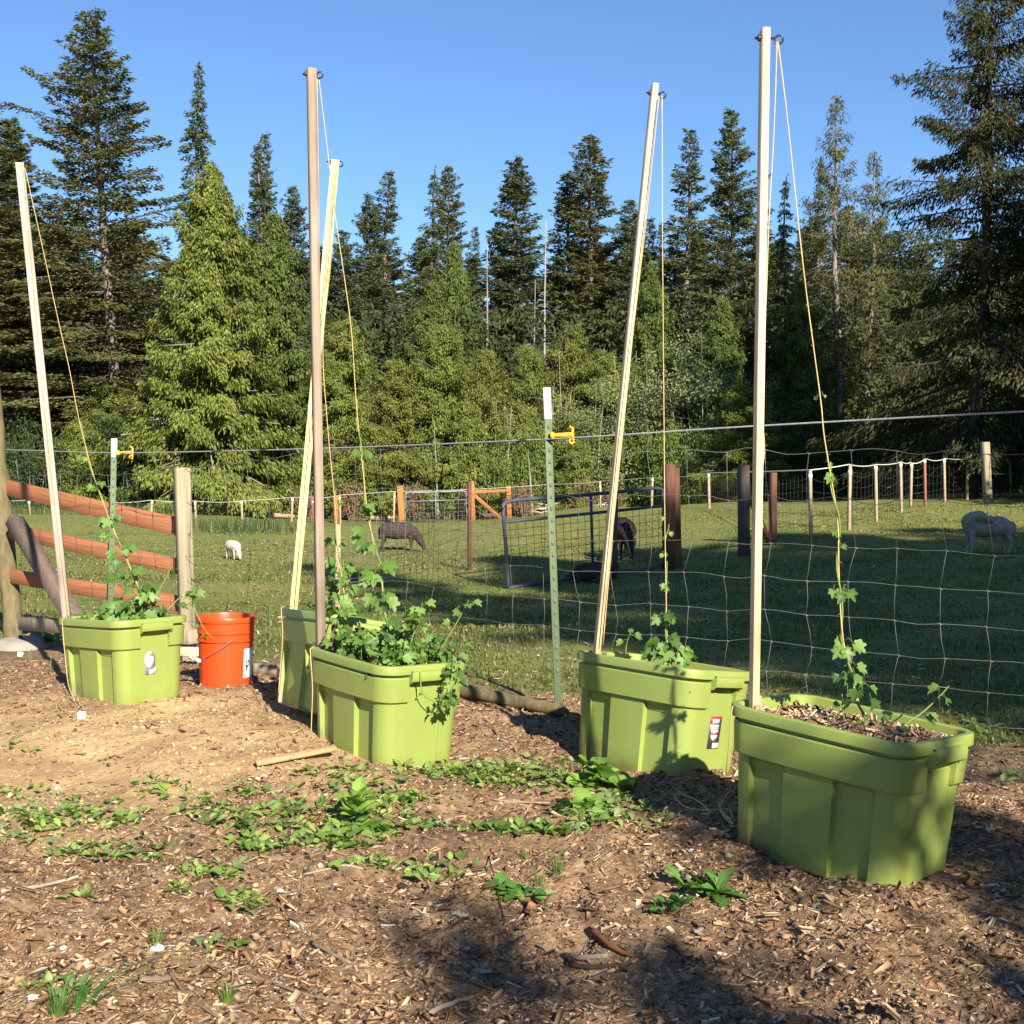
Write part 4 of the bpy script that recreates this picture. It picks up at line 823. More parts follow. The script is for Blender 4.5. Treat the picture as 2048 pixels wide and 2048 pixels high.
# ------------------------------------------------------------------ sticks, bark pieces and stones one can tell apart
def stick(pts, r0, r1, col, label, cat='stick', nm='stick'):
    P = hits([p[0] for p in pts], [p[1] for p in pts]); P[:, 2] += r0*.9; r0 *= .72; r1 *= .7; col = tuple(c_*.68 for c_ in col); P = smooth_path(P, 4); q = np.random.default_rng(int(pts[0][0]+pts[0][1])); P += q.normal(size=P.shape)*r0*.22*np.array([1, 1, .3])
    mb = MB(); tube(mb, P-P[0], np.linspace(r0, r1, len(P))*(1+.04*q.normal(size=len(P))), 7, col); o = mb.build(nm, M['bark']); o.location = tuple(P[0]); return props(o, label, cat)
stick([(0, 1786), (60, 1781), (115, 1770), (158, 1758)], .0085, .006, (.62, .53, .40), 'long bleached stick on the mulch at the left edge')
stick([(1178, 1868), (1222, 1900), (1268, 1922)], .012, .006, (.40, .18, .075), 'reddish brown broken stick in the foreground mulch')
stick([(1128, 1918), (1160, 1922), (1216, 1919)], .010, .0085, (.45, .38, .28), 'short grey stick lying beside the reddish broken stick')
stick([(1140, 1936), (1185, 1940), (1240, 1936)], .008, .007, (.13, .08, .055), 'short dark stick just below the short grey stick')
stick([(834, 1936), (880, 1952), (940, 1972), (990, 1984)], .005, .004, (.30, .18, .11), 'long thin brown twig across the lower middle of the mulch')
stick([(335, 1945), (365, 1985), (400, 2015), (440, 2040)], .006, .0045, (.30, .22, .16), 'curved grey brown twig near the bottom, right of the big grass tuft')
stick([(978, 1715), (990, 1770), (1003, 1820), (1014, 1868)], .0028, .002, (.15, .10, .08), 'thin dark stalk of a dry leaf in the middle of the mulch')
stick([(605, 1752), (640, 1745), (690, 1736), (725, 1741)], .005, .004, (.58, .48, .32), 'pale straight twig on the mulch below the tall weed')
stick([(605, 1500), (620, 1495), (660, 1507)], .004, .003, (.5, .4, .25), 'pale twig lying behind the narrow board offcut')
stick([(985, 1602), (1040, 1607), (1100, 1608)], .006, .005, (.52, .40, .27), 'straight tan stick between the low weeds in front of the labelled tub')
stick([(868, 1644), (900, 1656), (936, 1668)], .006, .005, (.20, .12, .085), 'dark brown twig on the mulch right of the tall weed')
stick([(1325, 1600), (1375, 1612), (1420, 1611)], .004, .003, (.26, .15, .10), 'reddish twig beside the twine coil at the nearest tub')
stick([(1930, 1560), (1990, 1575), (2046, 1590)], .006, .005, (.45, .36, .27), 'pale stick on the mulch right of the nearest tub')
stick([(1915, 1545), (1950, 1562), (1990, 1600)], .005, .004, (.32, .25, .19), 'bent grey twig on the mulch right of the nearest tub')
stick([(480, 1950), (540, 1968), (600, 1990), (680, 2010)], .006, .005, (.36, .26, .18), 'long brown twig in the bottom left of the mulch')
stick([(860, 2030), (890, 2018), (950, 2000)], .010, .006, (.50, .42, .31), 'wide pale splinter of wood at the bottom middle')
stick([(620, 1890), (660, 1912), (700, 1932)], .008, .006, (.46, .35, .25), 'tan stick left of the long thin brown twig')
def slab(px, py, l, w, h, yaw, col, label, nm='bark_piece', cat='bark'):
    col = tuple(c_*.75 for c_ in col); p = hit(px, py); mb = MB(); q = np.random.default_rng(px); m = 9; x = np.linspace(-l/2, l/2, m); wv = w/2*(1-.5*np.abs(np.linspace(-1, 1, m))**2)*(1+.2*q.normal(size=m)); V = []
    for i_ in range(m):
        zz = h*(1+.3*q.normal()); V += [(x[i_], -wv[i_], .0), (x[i_], -wv[i_]*.7, zz), (x[i_], wv[i_]*.7, zz*(1+.2*q.normal())), (x[i_], wv[i_], .0)]
    Q = [[i_*4+j, (i_+1)*4+j, (i_+1)*4+j+1, i_*4+j+1] for i_ in range(m-1) for j in range(3)]
    mb.add(np.array(V), [np.array(Q)+0, np.array([[0, 1, 2, 3], [m*4-1, m*4-2, m*4-3, m*4-4]])], col); o = mb.build(nm, M['bark']); o.location = (p[0], p[1], p[2]+.001); o.rotation_euler = (.08*q.normal(), .12*q.normal(), yaw); return props(o, label, cat)
slab(1442, 1850, .042, .018, .008, .25, (.60, .40, .20), 'bright tan bark piece below the jagged leaved weed')
slab(1400, 1860, .05, .016, .006, .9, (.42, .37, .30), 'grey splintered wood piece beside the bright tan bark piece')
slab(1418, 1880, .05, .015, .007, .55, (.48, .24, .12), 'reddish bark piece beside the bright tan bark piece')
slab(960, 1945, .06, .018, .007, -.3, (.62, .50, .34), 'pale flat wood chip in the lower middle')
slab(920, 1830, .05, .016, .007, -.5, (.64, .57, .46), 'whitish wood chip in the middle of the mulch')
slab(870, 1812, .05, .014, .007, -.5, (.60, .53, .42), 'whitish narrow wood chip above and left of its twin')
slab(1035, 1890, .055, .026, .010, .7, (.24, .15, .12), 'curled dry brown leaf at the foot of the thin dark stalk', 'dry_leaf', 'leaf')
slab(310, 1960, .07, .035, .012, .5, (.34, .25, .18), 'flat grey brown bark slab above the curved twig at bottom left')
def stone(px, py, s, col, label, cat='stone', nm='stone', flat=.65, q=None):
    p = hit(px, py); q = np.random.default_rng(px*3+py); wh = .72 if col[0] < .75 else 1.0; s = s*wh; col = tuple(c_*wh for c_ in col); V = ico*(.6+.8*q.random((11, 1)))*s*np.array([1.2, 1, flat]); mb = MB(); mb.add(np.r_[V], [icf, np.array([[10, 9, 8], [10, 8, 7], [10, 7, 6]])], col)
    o = mb.build(nm, M['stone'], smooth=False); sm_ = o.modifiers.new('round', 'SUBSURF'); sm_.levels = sm_.render_levels = 1; o.location = (p[0], p[1], p[2]+s*.25); o.rotation_euler = (0, 0, px); return props(o, label, cat)
stone(510, 1773, .020, (.58, .44, .26), 'largest pale tan pebble in the middle left of the mulch')
stone(362, 1825, .018, (.46, .32, .22), 'pinkish tan pebble left of the largest pale pebble')
stone(683, 1565, .017, (.62, .50, .24), 'yellowish pebble behind the tall weed')
stone(866, 1745, .018, (.60, .43, .20), 'yellow tan pebble on the mulch in the middle')
stone(553, 1925, .017, (.50, .36, .16), 'ochre pebble in the lower left of the mulch')
stone(170, 1855, .016, (.55, .40, .22), 'tan pebble in the lower left of the bare soil')
stone(62, 1742, .018, (.58, .45, .25), 'double tan pebble below the left weed patch')
stone(125, 1665, .014, (.60, .52, .26), 'yellowish pebble among the left weed patch')
stone(505, 1925, .013, (.25, .20, .21), 'small purplish grey pebble beside the ochre pebble')
WB = [(317, 1901, .020), (302, 1711, .013), (340, 1738, .013), (478, 1835, .013), (127, 1898, .012), (66, 1997, .014), (560, 1783, .011), (585, 1792, .011), (50, 1634, .011), (516, 1558, .011), (283, 1640, .012), (1142, 1640, .010), (937, 1658, .009), (213, 1802, .009), (263, 1618, .009), (230, 1606, .012), (672, 1771, .010), (755, 1603, .010)]
for k_, (px, py, s_) in enumerate(WB):
    stone(px, py, s_, (.80, .79, .77), 'small white shell scrap lying on the mulch among the weeds' if k_ else 'largest white shell scrap at the foot of a grass tuft in the lower left', 'shell scrap', 'shell_scrap', .5)['group'] = 'white shell scraps on the mulch'
for k_, (px, py, s_) in enumerate([(15, 1745, .016), (385, 1890, .020), (535, 1880, .016), (870, 1720, .020), (805, 1775, .022), (385, 1675, .017), (262, 1765, .013)]):
    stone(px, py, s_, (.035, .033, .034), 'black charred lump lying on the mulch', 'charred lump', 'charred_lump')['group'] = 'black charred lumps on the mulch'
# ------------------------------------------------------------------ weeds one can tell apart
def weed(nm, px, py, parts, label, cat='weed', seed=1, stems=()):
    p = hit(px, py); q = np.random.default_rng(seed); e = empty(nm, tuple(p), label, cat); mb = MB()
    for (dx, dy, dz, n, size, kind, col, spread, erect, wide) in parts: rosette(mb, (dx, dy, dz), n, size, kind, col, spread, erect, q, .25, wide)
    mb.build('foliage', M['leaf'], e)
    if stems:
        mb = MB()
        for a, b in stems: tube(mb, smooth_path([a, (np.array(a)+np.array(b))/2+q.normal(size=3)*.004, b], 3), .0016, 4, (.16, .22, .07))
        mb.build('stem', M['leaf'], e)
    return e
G1 = (.19, .30, .055); G2 = (.14, .24, .045)
weed('tall_weed', 712, 1662, [(0, 0, 0, 12, .065, 'ovate', G1, .3, .5, 1.2), (0, 0, .045, 12, .075, 'ovate', G1, .2, .75, 1.1), (.01, 0, .085, 9, .07, 'ovate', G1, .15, .95, 1.1), (-.06, -.02, 0, 10, .05, 'round', G2, .5, .4, 1), (.07, -.01, 0, 12, .05, 'round', G2, .6, .4, 1)], 'tallest bright green weed, standing in front of the bushy hop tub', seed=2, stems=[((0, 0, 0), (.008, 0, .10))])
weed('broadleaf_weed', 1195, 1575, [(-.05, .02, 0, 12, .06, 'round', G1, .5, .6, 1.1), (.03, 0, .02, 14, .065, 'round', G1, .6, .6, 1.1), (.09, -.03, 0, 10, .06, 'round', G2, .5, .5, 1.1), (.0, .05, .05, 8, .06, 'round', G2, .5, .7, 1)], 'clump of rounded leaves at the foot of the leaning labelled tub', seed=3, stems=[((-.12, .05, 0), (-.13, .05, .12)), ((-.10, .05, 0), (-.10, .06, .10))])
weed('jagged_weed', 1425, 1795, [(0, 0, 0, 8, .085, 'toothed', (.075, .16, .03), .1, .45, 1.5), (.02, 0, .0, 5, .075, 'ovate', (.09, .19, .04), .15, .6, 1.2)], 'dark green jagged leaved weed in front of the nearest tub', seed=4)
weed('jagged_weed', 1368, 1782, [(0, 0, 0, 7, .075, 'toothed', (.10, .20, .035), .1, .5, 1.2)], 'bright green jagged leaved weed just left of the dark jagged one', seed=5)
weed('feathery_weed', 1338, 1825, [(0, 0, .0, 24, .034, 'toothed', (.055, .13, .025), 1.1, .8, 1.7), (.02, 0, .02, 18, .03, 'toothed', (.065, .15, .03), 1.1, .8, 1.7)], 'small feathery dark weed below the jagged leaved weeds', seed=6)
weed('broadleaf_weed', 1020, 1790, [(-.03, .01, .012, 4, .062, 'ovate', (.11, .24, .05), .3, .45, 1.4), (0, 0, 0, 9, .05, 'toothed', G2, .4, .5, 1.5), (.05, -.02, 0, 6, .045, 'round', (.08, .20, .04), .5, .2, 1.1), (-.06, -.03, 0, 3, .05, 'round', (.07, .18, .04), .3, .2, 1.1)], 'broad leaved weed beside the thin dark stalk in the middle of the mulch', seed=7)
weed('broadleaf_weed', 1040, 1665, [(-.08, 0, 0, 8, .05, 'round', G2, .5, .35, 1.1), (0, 0, 0, 10, .055, 'ovate', G2, .5, .35, 1.1), (.08, 0, 0, 9, .045, 'ovate', G2, .6, .3, 1.1)], 'low clump of dark round leaves below the straight tan stick', seed=8)
weed('broadleaf_weed', 1170, 1620, [(0, 0, 0, 12, .06, 'round', G1, .6, .4, 1.1), (.08, -.02, 0, 10, .06, 'round', G2, .6, .4, 1.1), (-.05, -.02, 0, 7, .055, 'round', G2, .5, .3, 1.1)], 'second clump of rounded leaves, just below the one touching the labelled tub', seed=9)
def tuft(px, py, n, h, w, lean, col, label, seed=1, bias=(0, 0)):
    p = hit(px, py); q = np.random.default_rng(seed); a = q.random(n)*6.28; rad = .018*np.sqrt(q.random(n)); mb = MB()
    for k_ in range(n):
        b = np.array([rad[k_]*cos(a[k_]), rad[k_]*sin(a[k_]), 0]); d = np.array([cos(a[k_])+bias[0], sin(a[k_])+bias[1], 0])*lean*(.4+.8*q.random()); hh = h*(.5+.6*q.random())
        c = smooth_path([b, b+d*hh*.35+np.array([0, 0, hh*.55]), b+d*hh+np.array([0, 0, hh*(.85-.25*lean)])], 3); s_ = unit(np.array([-d[1], d[0], 0])+1e-6)
        m = len(c); ww = w*np.linspace(1, .08, m)[:, None]*(.7+.6*q.random()); V = np.r_[c-s_*ww/2, c+s_*ww/2+np.array([0, 0, .0])]
        mb.add(V, [np.array([[i_, i_+1, m+i_+1, m+i_] for i_ in range(m-1)])], np.array(col)*(.75+.5*q.random()))
    o = mb.build('grass_tuft', M['leaf']); o.location = tuple(p); return props(o, label, 'grass')
tuft(120, 2035, 70, .10, .0032, .75, (.09, .17, .035), 'largest grass tuft, at the bottom left corner', 1, (.3, .1))
tuft(165, 2020, 22, .15, .0045, 1.3, (.085, .20, .035), 'long leaning grass blades beside the largest grass tuft', 2, (1.2, .3))
tuft(455, 2002, 55, .055, .0022, .6, (.13, .20, .04), 'small grass tuft near the bottom, left of the long brown twig', 3)
tuft(315, 1890, 45, .06, .0018, .3, (.16, .22, .05), 'thin upright grass tuft behind the largest white shell scrap', 4)
tuft(1115, 1745, 40, .085, .0020, .4, (.12, .22, .04), 'fine grass tuft on the mulch right of the thin dark stalk', 5)
tuft(1080, 1770, 30, .06, .002, .4, (.13, .22, .04), 'small grass tuft touching the broad leaved weed', 6)
tuft(1050, 1720, 18, .06, .0018, .25, (.15, .23, .05), 'sparse grass tuft above the broad leaved weed', 7)
tuft(960, 1700, 16, .05, .0016, .3, (.28, .28, .09), 'yellowed grass tuft at the head of the thin dark stalk', 8)
tuft(600, 1790, 14, .06, .0018, .25, (.42, .36, .16), 'straw coloured dry grass tuft in the middle left of the mulch', 9)
tuft(115, 1475, 16, .05, .002, .5, (.12, .17, .05), 'little grass tuft on the sandy soil in front of the left tub', 10)
tuft(283, 1425, 12, .04, .002, .5, (.12, .19, .05), 'tiny grass tuft against the foot of the left tub', 11)
tuft(60, 1320, 14, .13, .003, .3, (.14, .21, .12), 'bluish grass blades beside the concrete footing', 12)
tuft(100, 1345, 12, .13, .003, .35, (.13, .20, .10), 'bluish grass blades between the footing and the left tub', 13)
for k_, (px, py) in enumerate([(150, 1020), (445, 1062), (250, 1030), (300, 1025), (60, 1025), (100, 1018), (200, 1016), (500, 1060)]):
    p = hit(px, py); q = np.random.default_rng(k_+50); mb = MB(); n = 260
    P = np.c_[q.normal(size=n)*.9, q.normal(size=n)*.35]; P = np.c_[P, g0(P[:, 0]+p[0], P[:, 1]+p[1])-p[2]]
    blades(mb, P, .18+.28*q.random(n), np.full(n, .018), .2+.4*q.random(n), np.array([(.06, .10, .025)])*(.7+.6*q.random((n, 1))), q)
    o = mb.build('tall_grass', M['leaf']); o.location = tuple(p); props(o, 'clump of tall dark grass at the far edge of the pasture', 'grass', 'clumps of tall grass along the far pasture edge')
# garlic-like plant by the left tub
weed('leafy_weed', 98, 1290, [(0, 0, .02, 9, .11, 'ovate', (.07, .16, .03), .2, .35, .7), (.05, .02, .05, 6, .09, 'ovate', (.10, .20, .03), .2, .5, .8)], 'dark leafy weed behind the left edge of the tub beside the bucket', seed=14)
# ------------------------------------------------------------------ far side of the pasture: gates, posts, netting
post('gate_post', (1337, 1140), (1338, 928), 18.4, .15, .15, 'post_brown', 'dark brown gate post carrying the open blue grey gate', 'gate post', turn=.35)
post('gate_post', (1354, 1128), (1349, 935), 18.7, .12, .12, 'post_brown', 'brown second post just right of the hinge post of the blue grey gate', 'gate post', turn=.35)
post('latch_post', (1230, 1158), (1231, 985), 17.6, .06, .06, 'post_dark', 'thin dark post behind the slanting pale pole', 'fence post')
post('fence_post', (1488, 1118), (1487, 930), 19.4, .15, .15, 'post_dark', 'thick dark wooden post left of the tallest pole', 'fence post')
post('fence_post', (1546, 1088), (1546, 945), 20.4, .105, .105, 'post_brown', 'brown wooden post right of the tallest pole, tied to the diagonal brace', 'fence post')
mb = MB(); beam(mb, at(1500, 995, 19.6), at(1540, 1086, 20.3), .09, .08, bev=.004); o = mb.build('brace', M['post_brown']); props(o, 'brown diagonal brace between the thick dark post and the brown post', 'brace')
post('fence_stake', (939, 1116), (939, 963), 18.8, .055, .05, 'post_brown', 'thin brown stake standing alone in front of the orange far gate', 'stake')
post('fence_stake', (674, 1206), (676, 1048), 12.2, .05, .045, 'stake', 'tan stake in the grass behind the bushy hop tub', 'stake')
post('gate_post', (803, 1052), (799, 972), 42.0, .21, .21, 'post_orange', 'orange wooden post left of the small silver far gate', 'gate post')
post('gate_post', (944, 1052), (941, 963), 42.6, .21, .21, 'post_orange', 'orange wooden post right of the small silver far gate', 'gate post')
post('fence_post', (1018, 1042), (1016, 972), 43.4, .17, .17, 'post_orange', 'orange wooden post at the right end of the far braced frame', 'fence post')
post('fence_post', (672, 1026), (671, 992), 42, .16, .16, 'post_orange', 'short orange wooden post far behind the cream pole', 'fence post')
for a, b, nm, lab in (((945, 984), (1014, 981), 'top_rail', 'orange top rail of the far braced frame'), ((946, 988), (1012, 1046), 'brace', 'orange diagonal brace of the far braced frame')):
    mb = MB(); beam(mb, at(*a, 42.6), at(*b, 43.3), .12, .10, hint=(0, 0, 1) if nm == 'top_rail' else (0, 1, 0), bev=.004); o = mb.build(nm, M['post_orange']); props(o, lab, nm.replace('_', ' '))
def tube_gate(nm, c4, Y0, Y1, rad, m, label, mid=(.5,), rails=(.0, .28, 1.0), net=9, meshm='wire', lw=.008):
    """c4: pixel corners top-left, top-right, bottom-right, bottom-left"""
    TLp, TRp, BRp, BLp = at(*c4[0], Y0), at(*c4[1], Y1), at(*c4[2], Y1), at(*c4[3], Y0)
    e = empty(nm, tuple((BLp+BRp)/2), label, 'gate'); o3 = np.array(e.location)
    F = lambda u, v: (TLp*(1-u)+TRp*u)*(1-v)+(BLp*(1-u)+BRp*u)*v-o3
    mb = MB(); c = .035
    tube(mb, smooth_path([F(0, 1), F(0, .5), F(0, .12), F(c, 0), F(.3, 0), F(.7, 0), F(1-c, 0), F(1, .12), F(1, .5), F(1, 1), F(.5, 1), F(0, 1)], 5), rad, 8); mb.build('frame', M[m], e)
    for v in rails[1:-1]: mb = MB(); tube(mb, [F(0, v), F(1, v)], rad*.85, 8); mb.build('rail', M[m], e)
    for u in mid: mb = MB(); tube(mb, [F(u, 0), F(u, 1)], rad*.8, 8); mb.build('upright', M[m], e)
    mb = MB(); v0 = rails[1]
    for u in np.linspace(.03, .97, net*2): tube(mb, [F(u, v0), F(u, 1)], lw/2, 3, cap=False)
    for v in np.linspace(v0, 1, net-2): tube(mb, [F(0, v), F(1, v)], lw/2, 3, cap=False)
    mb.build('wire_mesh', M[meshm], e); return e
tube_gate('field_gate', [(1006, 1004), (1326, 976), (1326, 1128), (1017, 1176)], 16.4, 18.4, .026, 'gate', 'blue grey tube gate standing open across the middle of the pasture', (.52,), (0, .235, 1), 11, 'metal_dark', .008)
tube_gate('field_gate', [(810, 986), (932, 982), (932, 1046), (810, 1049)], 42, 42.5, .026, 'gate_silver', 'small silver tube gate between the orange far posts', (.5,), (0, .27, 1), 9, 'wire', .012)
# far perimeter fence: stakes, tape and netting
SD = [(-60, 1000, 1040, 33), (60, 1000, 1042, 35), (190, 1003, 1045, 36), (302, 1000, 1036, 37), (392, 1002, 1042, 38), (485, 1002, 1045, 39), (583, 995, 1048, 40), (627, 994, 1040, 41), (681, 990, 1046, 41), (787, 983, 1042, 42), (1108, 968, 1018, 41.5), (1202, 962, 1022, 40), (1303, 955, 1018, 37), (1419, 946, 1034, 31),
      (1622, 940, 1068, 21), (1698, 929, 1054, 22), (1753, 929, 1044, 24), (1803, 924, 1030, 26.5), (1821, 925, 1014, 28), (1851, 917, 1018, 28), (1890, 917, 1010, 29.5), (1934, 918, 1006, 31), (2022, 917, 997, 34), (2047, 916, 994, 35)]
stk = []
for k_, (x, yt, yb, Y) in enumerate(SD):
    red = k_ in (19,) ; o = post('fence_stake', (x, yb), (x+(-2 if k_ % 3 else 2), yt), Y, .052 if Y < 30 else .06, .05, 'stake_red' if x in (1851, 627) else 'stake', '', 'stake', 'stakes of the far electric fence')
    o['label'] = ('rust red stake of the far fence at the right' if x == 1851 else 'rust red stake of the far fence behind the cream pole' if x == 627 else 'nearest tan stake of the far fence, right of the long hop vine' if x == 1622 else 'thin tan stake of the far electric fence on the right of the pasture' if x > 1600 else 'thin stake of the far fence along the foot of the forest')
    mb = MB(); box(mb, (0, 0, np.linalg.norm(at(x, yb, Y)-at(x, yt, Y))-.01), (.065, .055, .075), bev=.008); q = mb.build('insulator', M['white'], o)
    stk.append((at(x, yt, Y), gz(*at(x, yb, Y)[:2])))
post('fence_post', (1976, 1002), (1970, 884), 29.5, .17, .15, 'post_pale', 'pale square wooden post of the far fence at the right edge', 'fence post')
e = empty('electric_netting', tuple(stk[10][0]), 'sagging electric netting with a white top tape along the far side of the pasture', 'fence'); o3 = np.array(e.location); q = np.random.default_rng(6)
mt = MB(); mn = MB()
for (pa, ga), (pb, gb) in zip(stk[:-1], stk[1:]):
    if pa[0] < -3.5 < pb[0] and False: continue
    t = np.linspace(0, 1, 9)[:, None]; top = pa*(1-t)+pb*t; top[:, 2] -= .06*(4*t*(1-t))[:, 0]*q.random(); tube(mt, top-o3, .0075 if pb[0] < 5 else .011, 4, cap=False)
    m = int(max(3, np.linalg.norm(pb-pa)/.28)); sg = .10+.25*q.random()
    for h in (.15, .35, .55, .75, .95):
        a = np.array([*pa[:2], ga+h*(pa[2]-ga)/1.08]); b = np.array([*pb[:2], gb+h*(pb[2]-gb)/1.08]); L = a*(1-t)+b*t; L[:, 2] -= sg*h*(4*t*(1-t))[:, 0]*.6; tube(mn, L-o3, .0045, 3, cap=False)
    for u in np.linspace(0, 1, m):
        x = pa*(1-u)+pb*u; gg = ga*(1-u)+gb*u; tube(mn, [np.array([x[0], x[1], gg])-o3, np.array([x[0], x[1], gg+.95*(x[2]-gg)*(1-sg*.5*4*u*(1-u))])-o3], .003, 3, cap=False)
mt.build('top_tape', M['line_white'], e); mn.build('netting', M['metal_dark'], e)
mb = MB(); tube(mb, [at(1975, 948, 29.6), at(2022, 948, 33.9), at(2052, 946, 35)], .018, 5); o = mb.build('teal_cord', M['teal']); props(o, 'teal cord strung from the pale far post at the right edge', 'cord')
# cross fence in the middle of the pasture, left of the open gate
a = at(1010, 1172, 16.3); b = at(939, 1114, 18.7); c = at(700, 1200, 12.4); e = empty('wire_fence', tuple(b), 'thin sagging wire fence in the pasture behind the bushy hop tub', 'fence'); o3 = np.array(e.location); mb = MB()
for p, q_ in ((a, b), (b, c)):
    L = np.linalg.norm(q_-p); m = int(L/.3)
    for h in (.10, .35, .6, .82, 1.0): tube(mb, [np.array([*p[:2], gz(p[0], p[1])+h])-o3, np.array([*((p+q_)/2)[:2], gz(*((p+q_)/2)[:2])+h-.07])-o3, np.array([*q_[:2], gz(q_[0], q_[1])+h])-o3], .003, 3)
    for u in np.linspace(0, 1, m):
        x = p*(1-u)+q_*u; g_ = gz(x[0], x[1]); tube(mb, [np.array([x[0], x[1], g_+.05])-o3, np.array([x[0]+.02, x[1], g_+.97])-o3], .0028, 3)
mb.build('woven_wire', M['wire'], e)
# heap of bleached branches
e = empty('branch_heap', tuple(at(1100, 1020, 44)), 'heap of bleached dead branches at the far edge of the pasture', 'branches'); o3 = np.array(e.location); q = np.random.default_rng(9); mb = MB()
for k_ in range(90):
    c = at(1035+170*q.random(), 1014+8*q.random()-4, 44+1.5*q.random()); c[2] = gz(c[0], c[1])+.08+.30*q.random()*(1 if c[0] < 2.2 else .5); d = unit(np.array([1, .5*q.normal(), .16*q.normal()])); L = .4+1.1*q.random(); tube(mb, [c-d*L/2-o3, c+q.normal(size=3)*.05-o3, c+d*L/2-o3], [.045, .04, .02], 5, np.array([(.62, .53, .44), (.50, .36, .28), (.72, .66, .58)][k_ % 3]))
mb.build('branches', M['bark'], e)
for k_, (x0, x1, y, lab) in enumerate([(500, 640, 1031, 'fallen bleached trunk at the far forest edge behind the cream pole'), (735, 790, 1022, 'short fallen trunk left of the small silver far gate'), (945, 1010, 1026, 'dark fallen trunk behind the far braced frame')]):
    P = np.array([at(x0, y, 43.5), at((x0+x1)/2, y-2, 43.7), at(x1, y+1, 43.9)]); P[:, 2] = g0(P[:, 0], P[:, 1])+.12; mb = MB(); tube(mb, P-P[1], [.09, .08, .05], 7, (.48, .33, .24) if k_ < 2 else (.15, .11, .08)); o = mb.build('fallen_trunk', M['bark']); o.location = tuple(P[1]); props(o, lab, 'log')
# ------------------------------------------------------------------ sheep
def skin(nm, chains, m, parent=None, sub=2, root=0):
    """one continuous body grown round a skeleton; chains: lists of (x, y, z, radius); the first point of a later chain may be an index"""
    V = []; E = []; Rr = []
    for ch in chains:
        prev = None
        for p in ch:
            if isinstance(p, int): prev = p; continue
            V.append(p[:3]); Rr.append(p[3] if len(p) == 4 else p[3:5]); i_ = len(V)-1
            if prev is not None: E.append((prev, i_))
            prev = i_
    mb = MB()
    for ch in chains:
        P = []; R_ = []
        for p in ch:
            if isinstance(p, int): P.append(V[p][:3]); R_.append(Rr[p]*.55 if len(ch) < 5 or Rr[p] > .1 else Rr[p])
            else: P.append(p[:3]); R_.append(p[3])
        if isinstance(ch[0], int): P = P[1:]; R_ = R_[1:]; P.insert(0, tuple(np.array(P[0])*.5+np.array(V[ch[0]][:3])*.5)); R_.insert(0, R_[0])
        Q = smooth_path(np.array(P), 5); t_ = np.linspace(0, 1, len(P)); R2 = np.interp(np.linspace(0, 1, len(Q)), t_, R_)
        d0 = unit(Q[0]-Q[1]); d1 = unit(Q[-1]-Q[-2])               # rounded ends
        Q = np.vstack([[Q[0]+d0*R2[0]*k for k in (.98, .8, .45)], Q, [Q[-1]+d1*R2[-1]*k for k in (.45, .8, .98)]]); R2 = np.r_[R2[0]*.25, R2[0]*.62, R2[0]*.9, R2, R2[-1]*.9, R2[-1]*.62, R2[-1]*.25]
        tube(mb, Q, R2, 16)
    me = mb.mesh(nm, M[m]); o = bpy.data.objects.new(nm, me); COL.objects.link(o)
    rm = o.modifiers.new('join', 'REMESH'); rm.mode = 'VOXEL'; rm.voxel_size = .016; rm.use_smooth_shade = True
    so_ = o.modifiers.new('soft', 'SMOOTH'); so_.factor = .5; so_.iterations = 5
    dg = bpy.context.evaluated_depsgraph_get(); nm_ = bpy.data.meshes.new_from_object(o.evaluated_get(dg)); bpy.data.objects.remove(o)
    # woolly lumps
    n = len(nm_.vertices); co = np.zeros(n*3, np.float32); no = np.zeros(n*3, np.float32); nm_.vertices.foreach_get('co', co); nm_.vertices.foreach_get('normal', no); co = co.reshape(-1, 3); no = no.reshape(-1, 3)
    co = co+no*(.030*(vnoise(co[:, 0]*26+co[:, 2]*9, co[:, 1]*26+co[:, 2]*17)))[:, None]*np.clip((co[:, 2]-.18)*6, 0, 1)[:, None]; nm_.vertices.foreach_set('co', co.ravel().astype(np.float32))
    nm_.materials.clear(); nm_.materials.append(M[m]); nm_.polygons.foreach_set('use_smooth', np.ones(len(nm_.polygons), bool)); nm_.name = nm
    return link(nm, nm_, parent)
M['wool_grey'] = mat('grey_brown_wool', (.045, .033, .028), rough=.95, spec=.02, noise=(14, (.075, .058, .05), .2), bump=.02, bscale=26)
M['wool_dark'] = mat('dark_wool', (.022, .016, .014), rough=.95, spec=.02, noise=(12, (.05, .04, .034), .2), bump=.02, bscale=26)
M['wool_white'] = mat('cream_wool', (.66, .53, .40), rough=.95, spec=.05, noise=(14, (.54, .42, .31), .2), bump=.02, bscale=26)
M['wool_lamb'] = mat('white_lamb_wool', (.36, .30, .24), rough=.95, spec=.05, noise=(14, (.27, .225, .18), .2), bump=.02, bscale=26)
def legs(s, hipx=.36, shx=-.30, w=.11):
    """index 0 is the body root at the hip, 3 the shoulder"""
    L = []
    for y in (-w, w):
        L.append([0, (hipx+.02, y, .36, .065), (hipx+.0, y, .27, .045), (hipx+.045, y, .17, .028), (hipx+.02, y, .07, .022), (hipx+.0, y, .012, .026)])
        L.append([3, (shx+.01, y*.9, .34, .06), (shx+.0, y*.9, .19, .030), (shx+.005, y*.9, .08, .022), (shx-.01, y*.9, .012, .026)])
    return L
def sheep(nm, px, py, Y, yaw, scale, chains, m, label, head=None):
    p = at(px, py, Y); p[2] = gz(p[0], p[1]); e = empty(nm, tuple(p), label, 'lamb' if nm == 'lamb' else 'sheep', rot=(0, 0, yaw), scale=(scale,)*3)
    b = skin('body', chains, m, e); return e
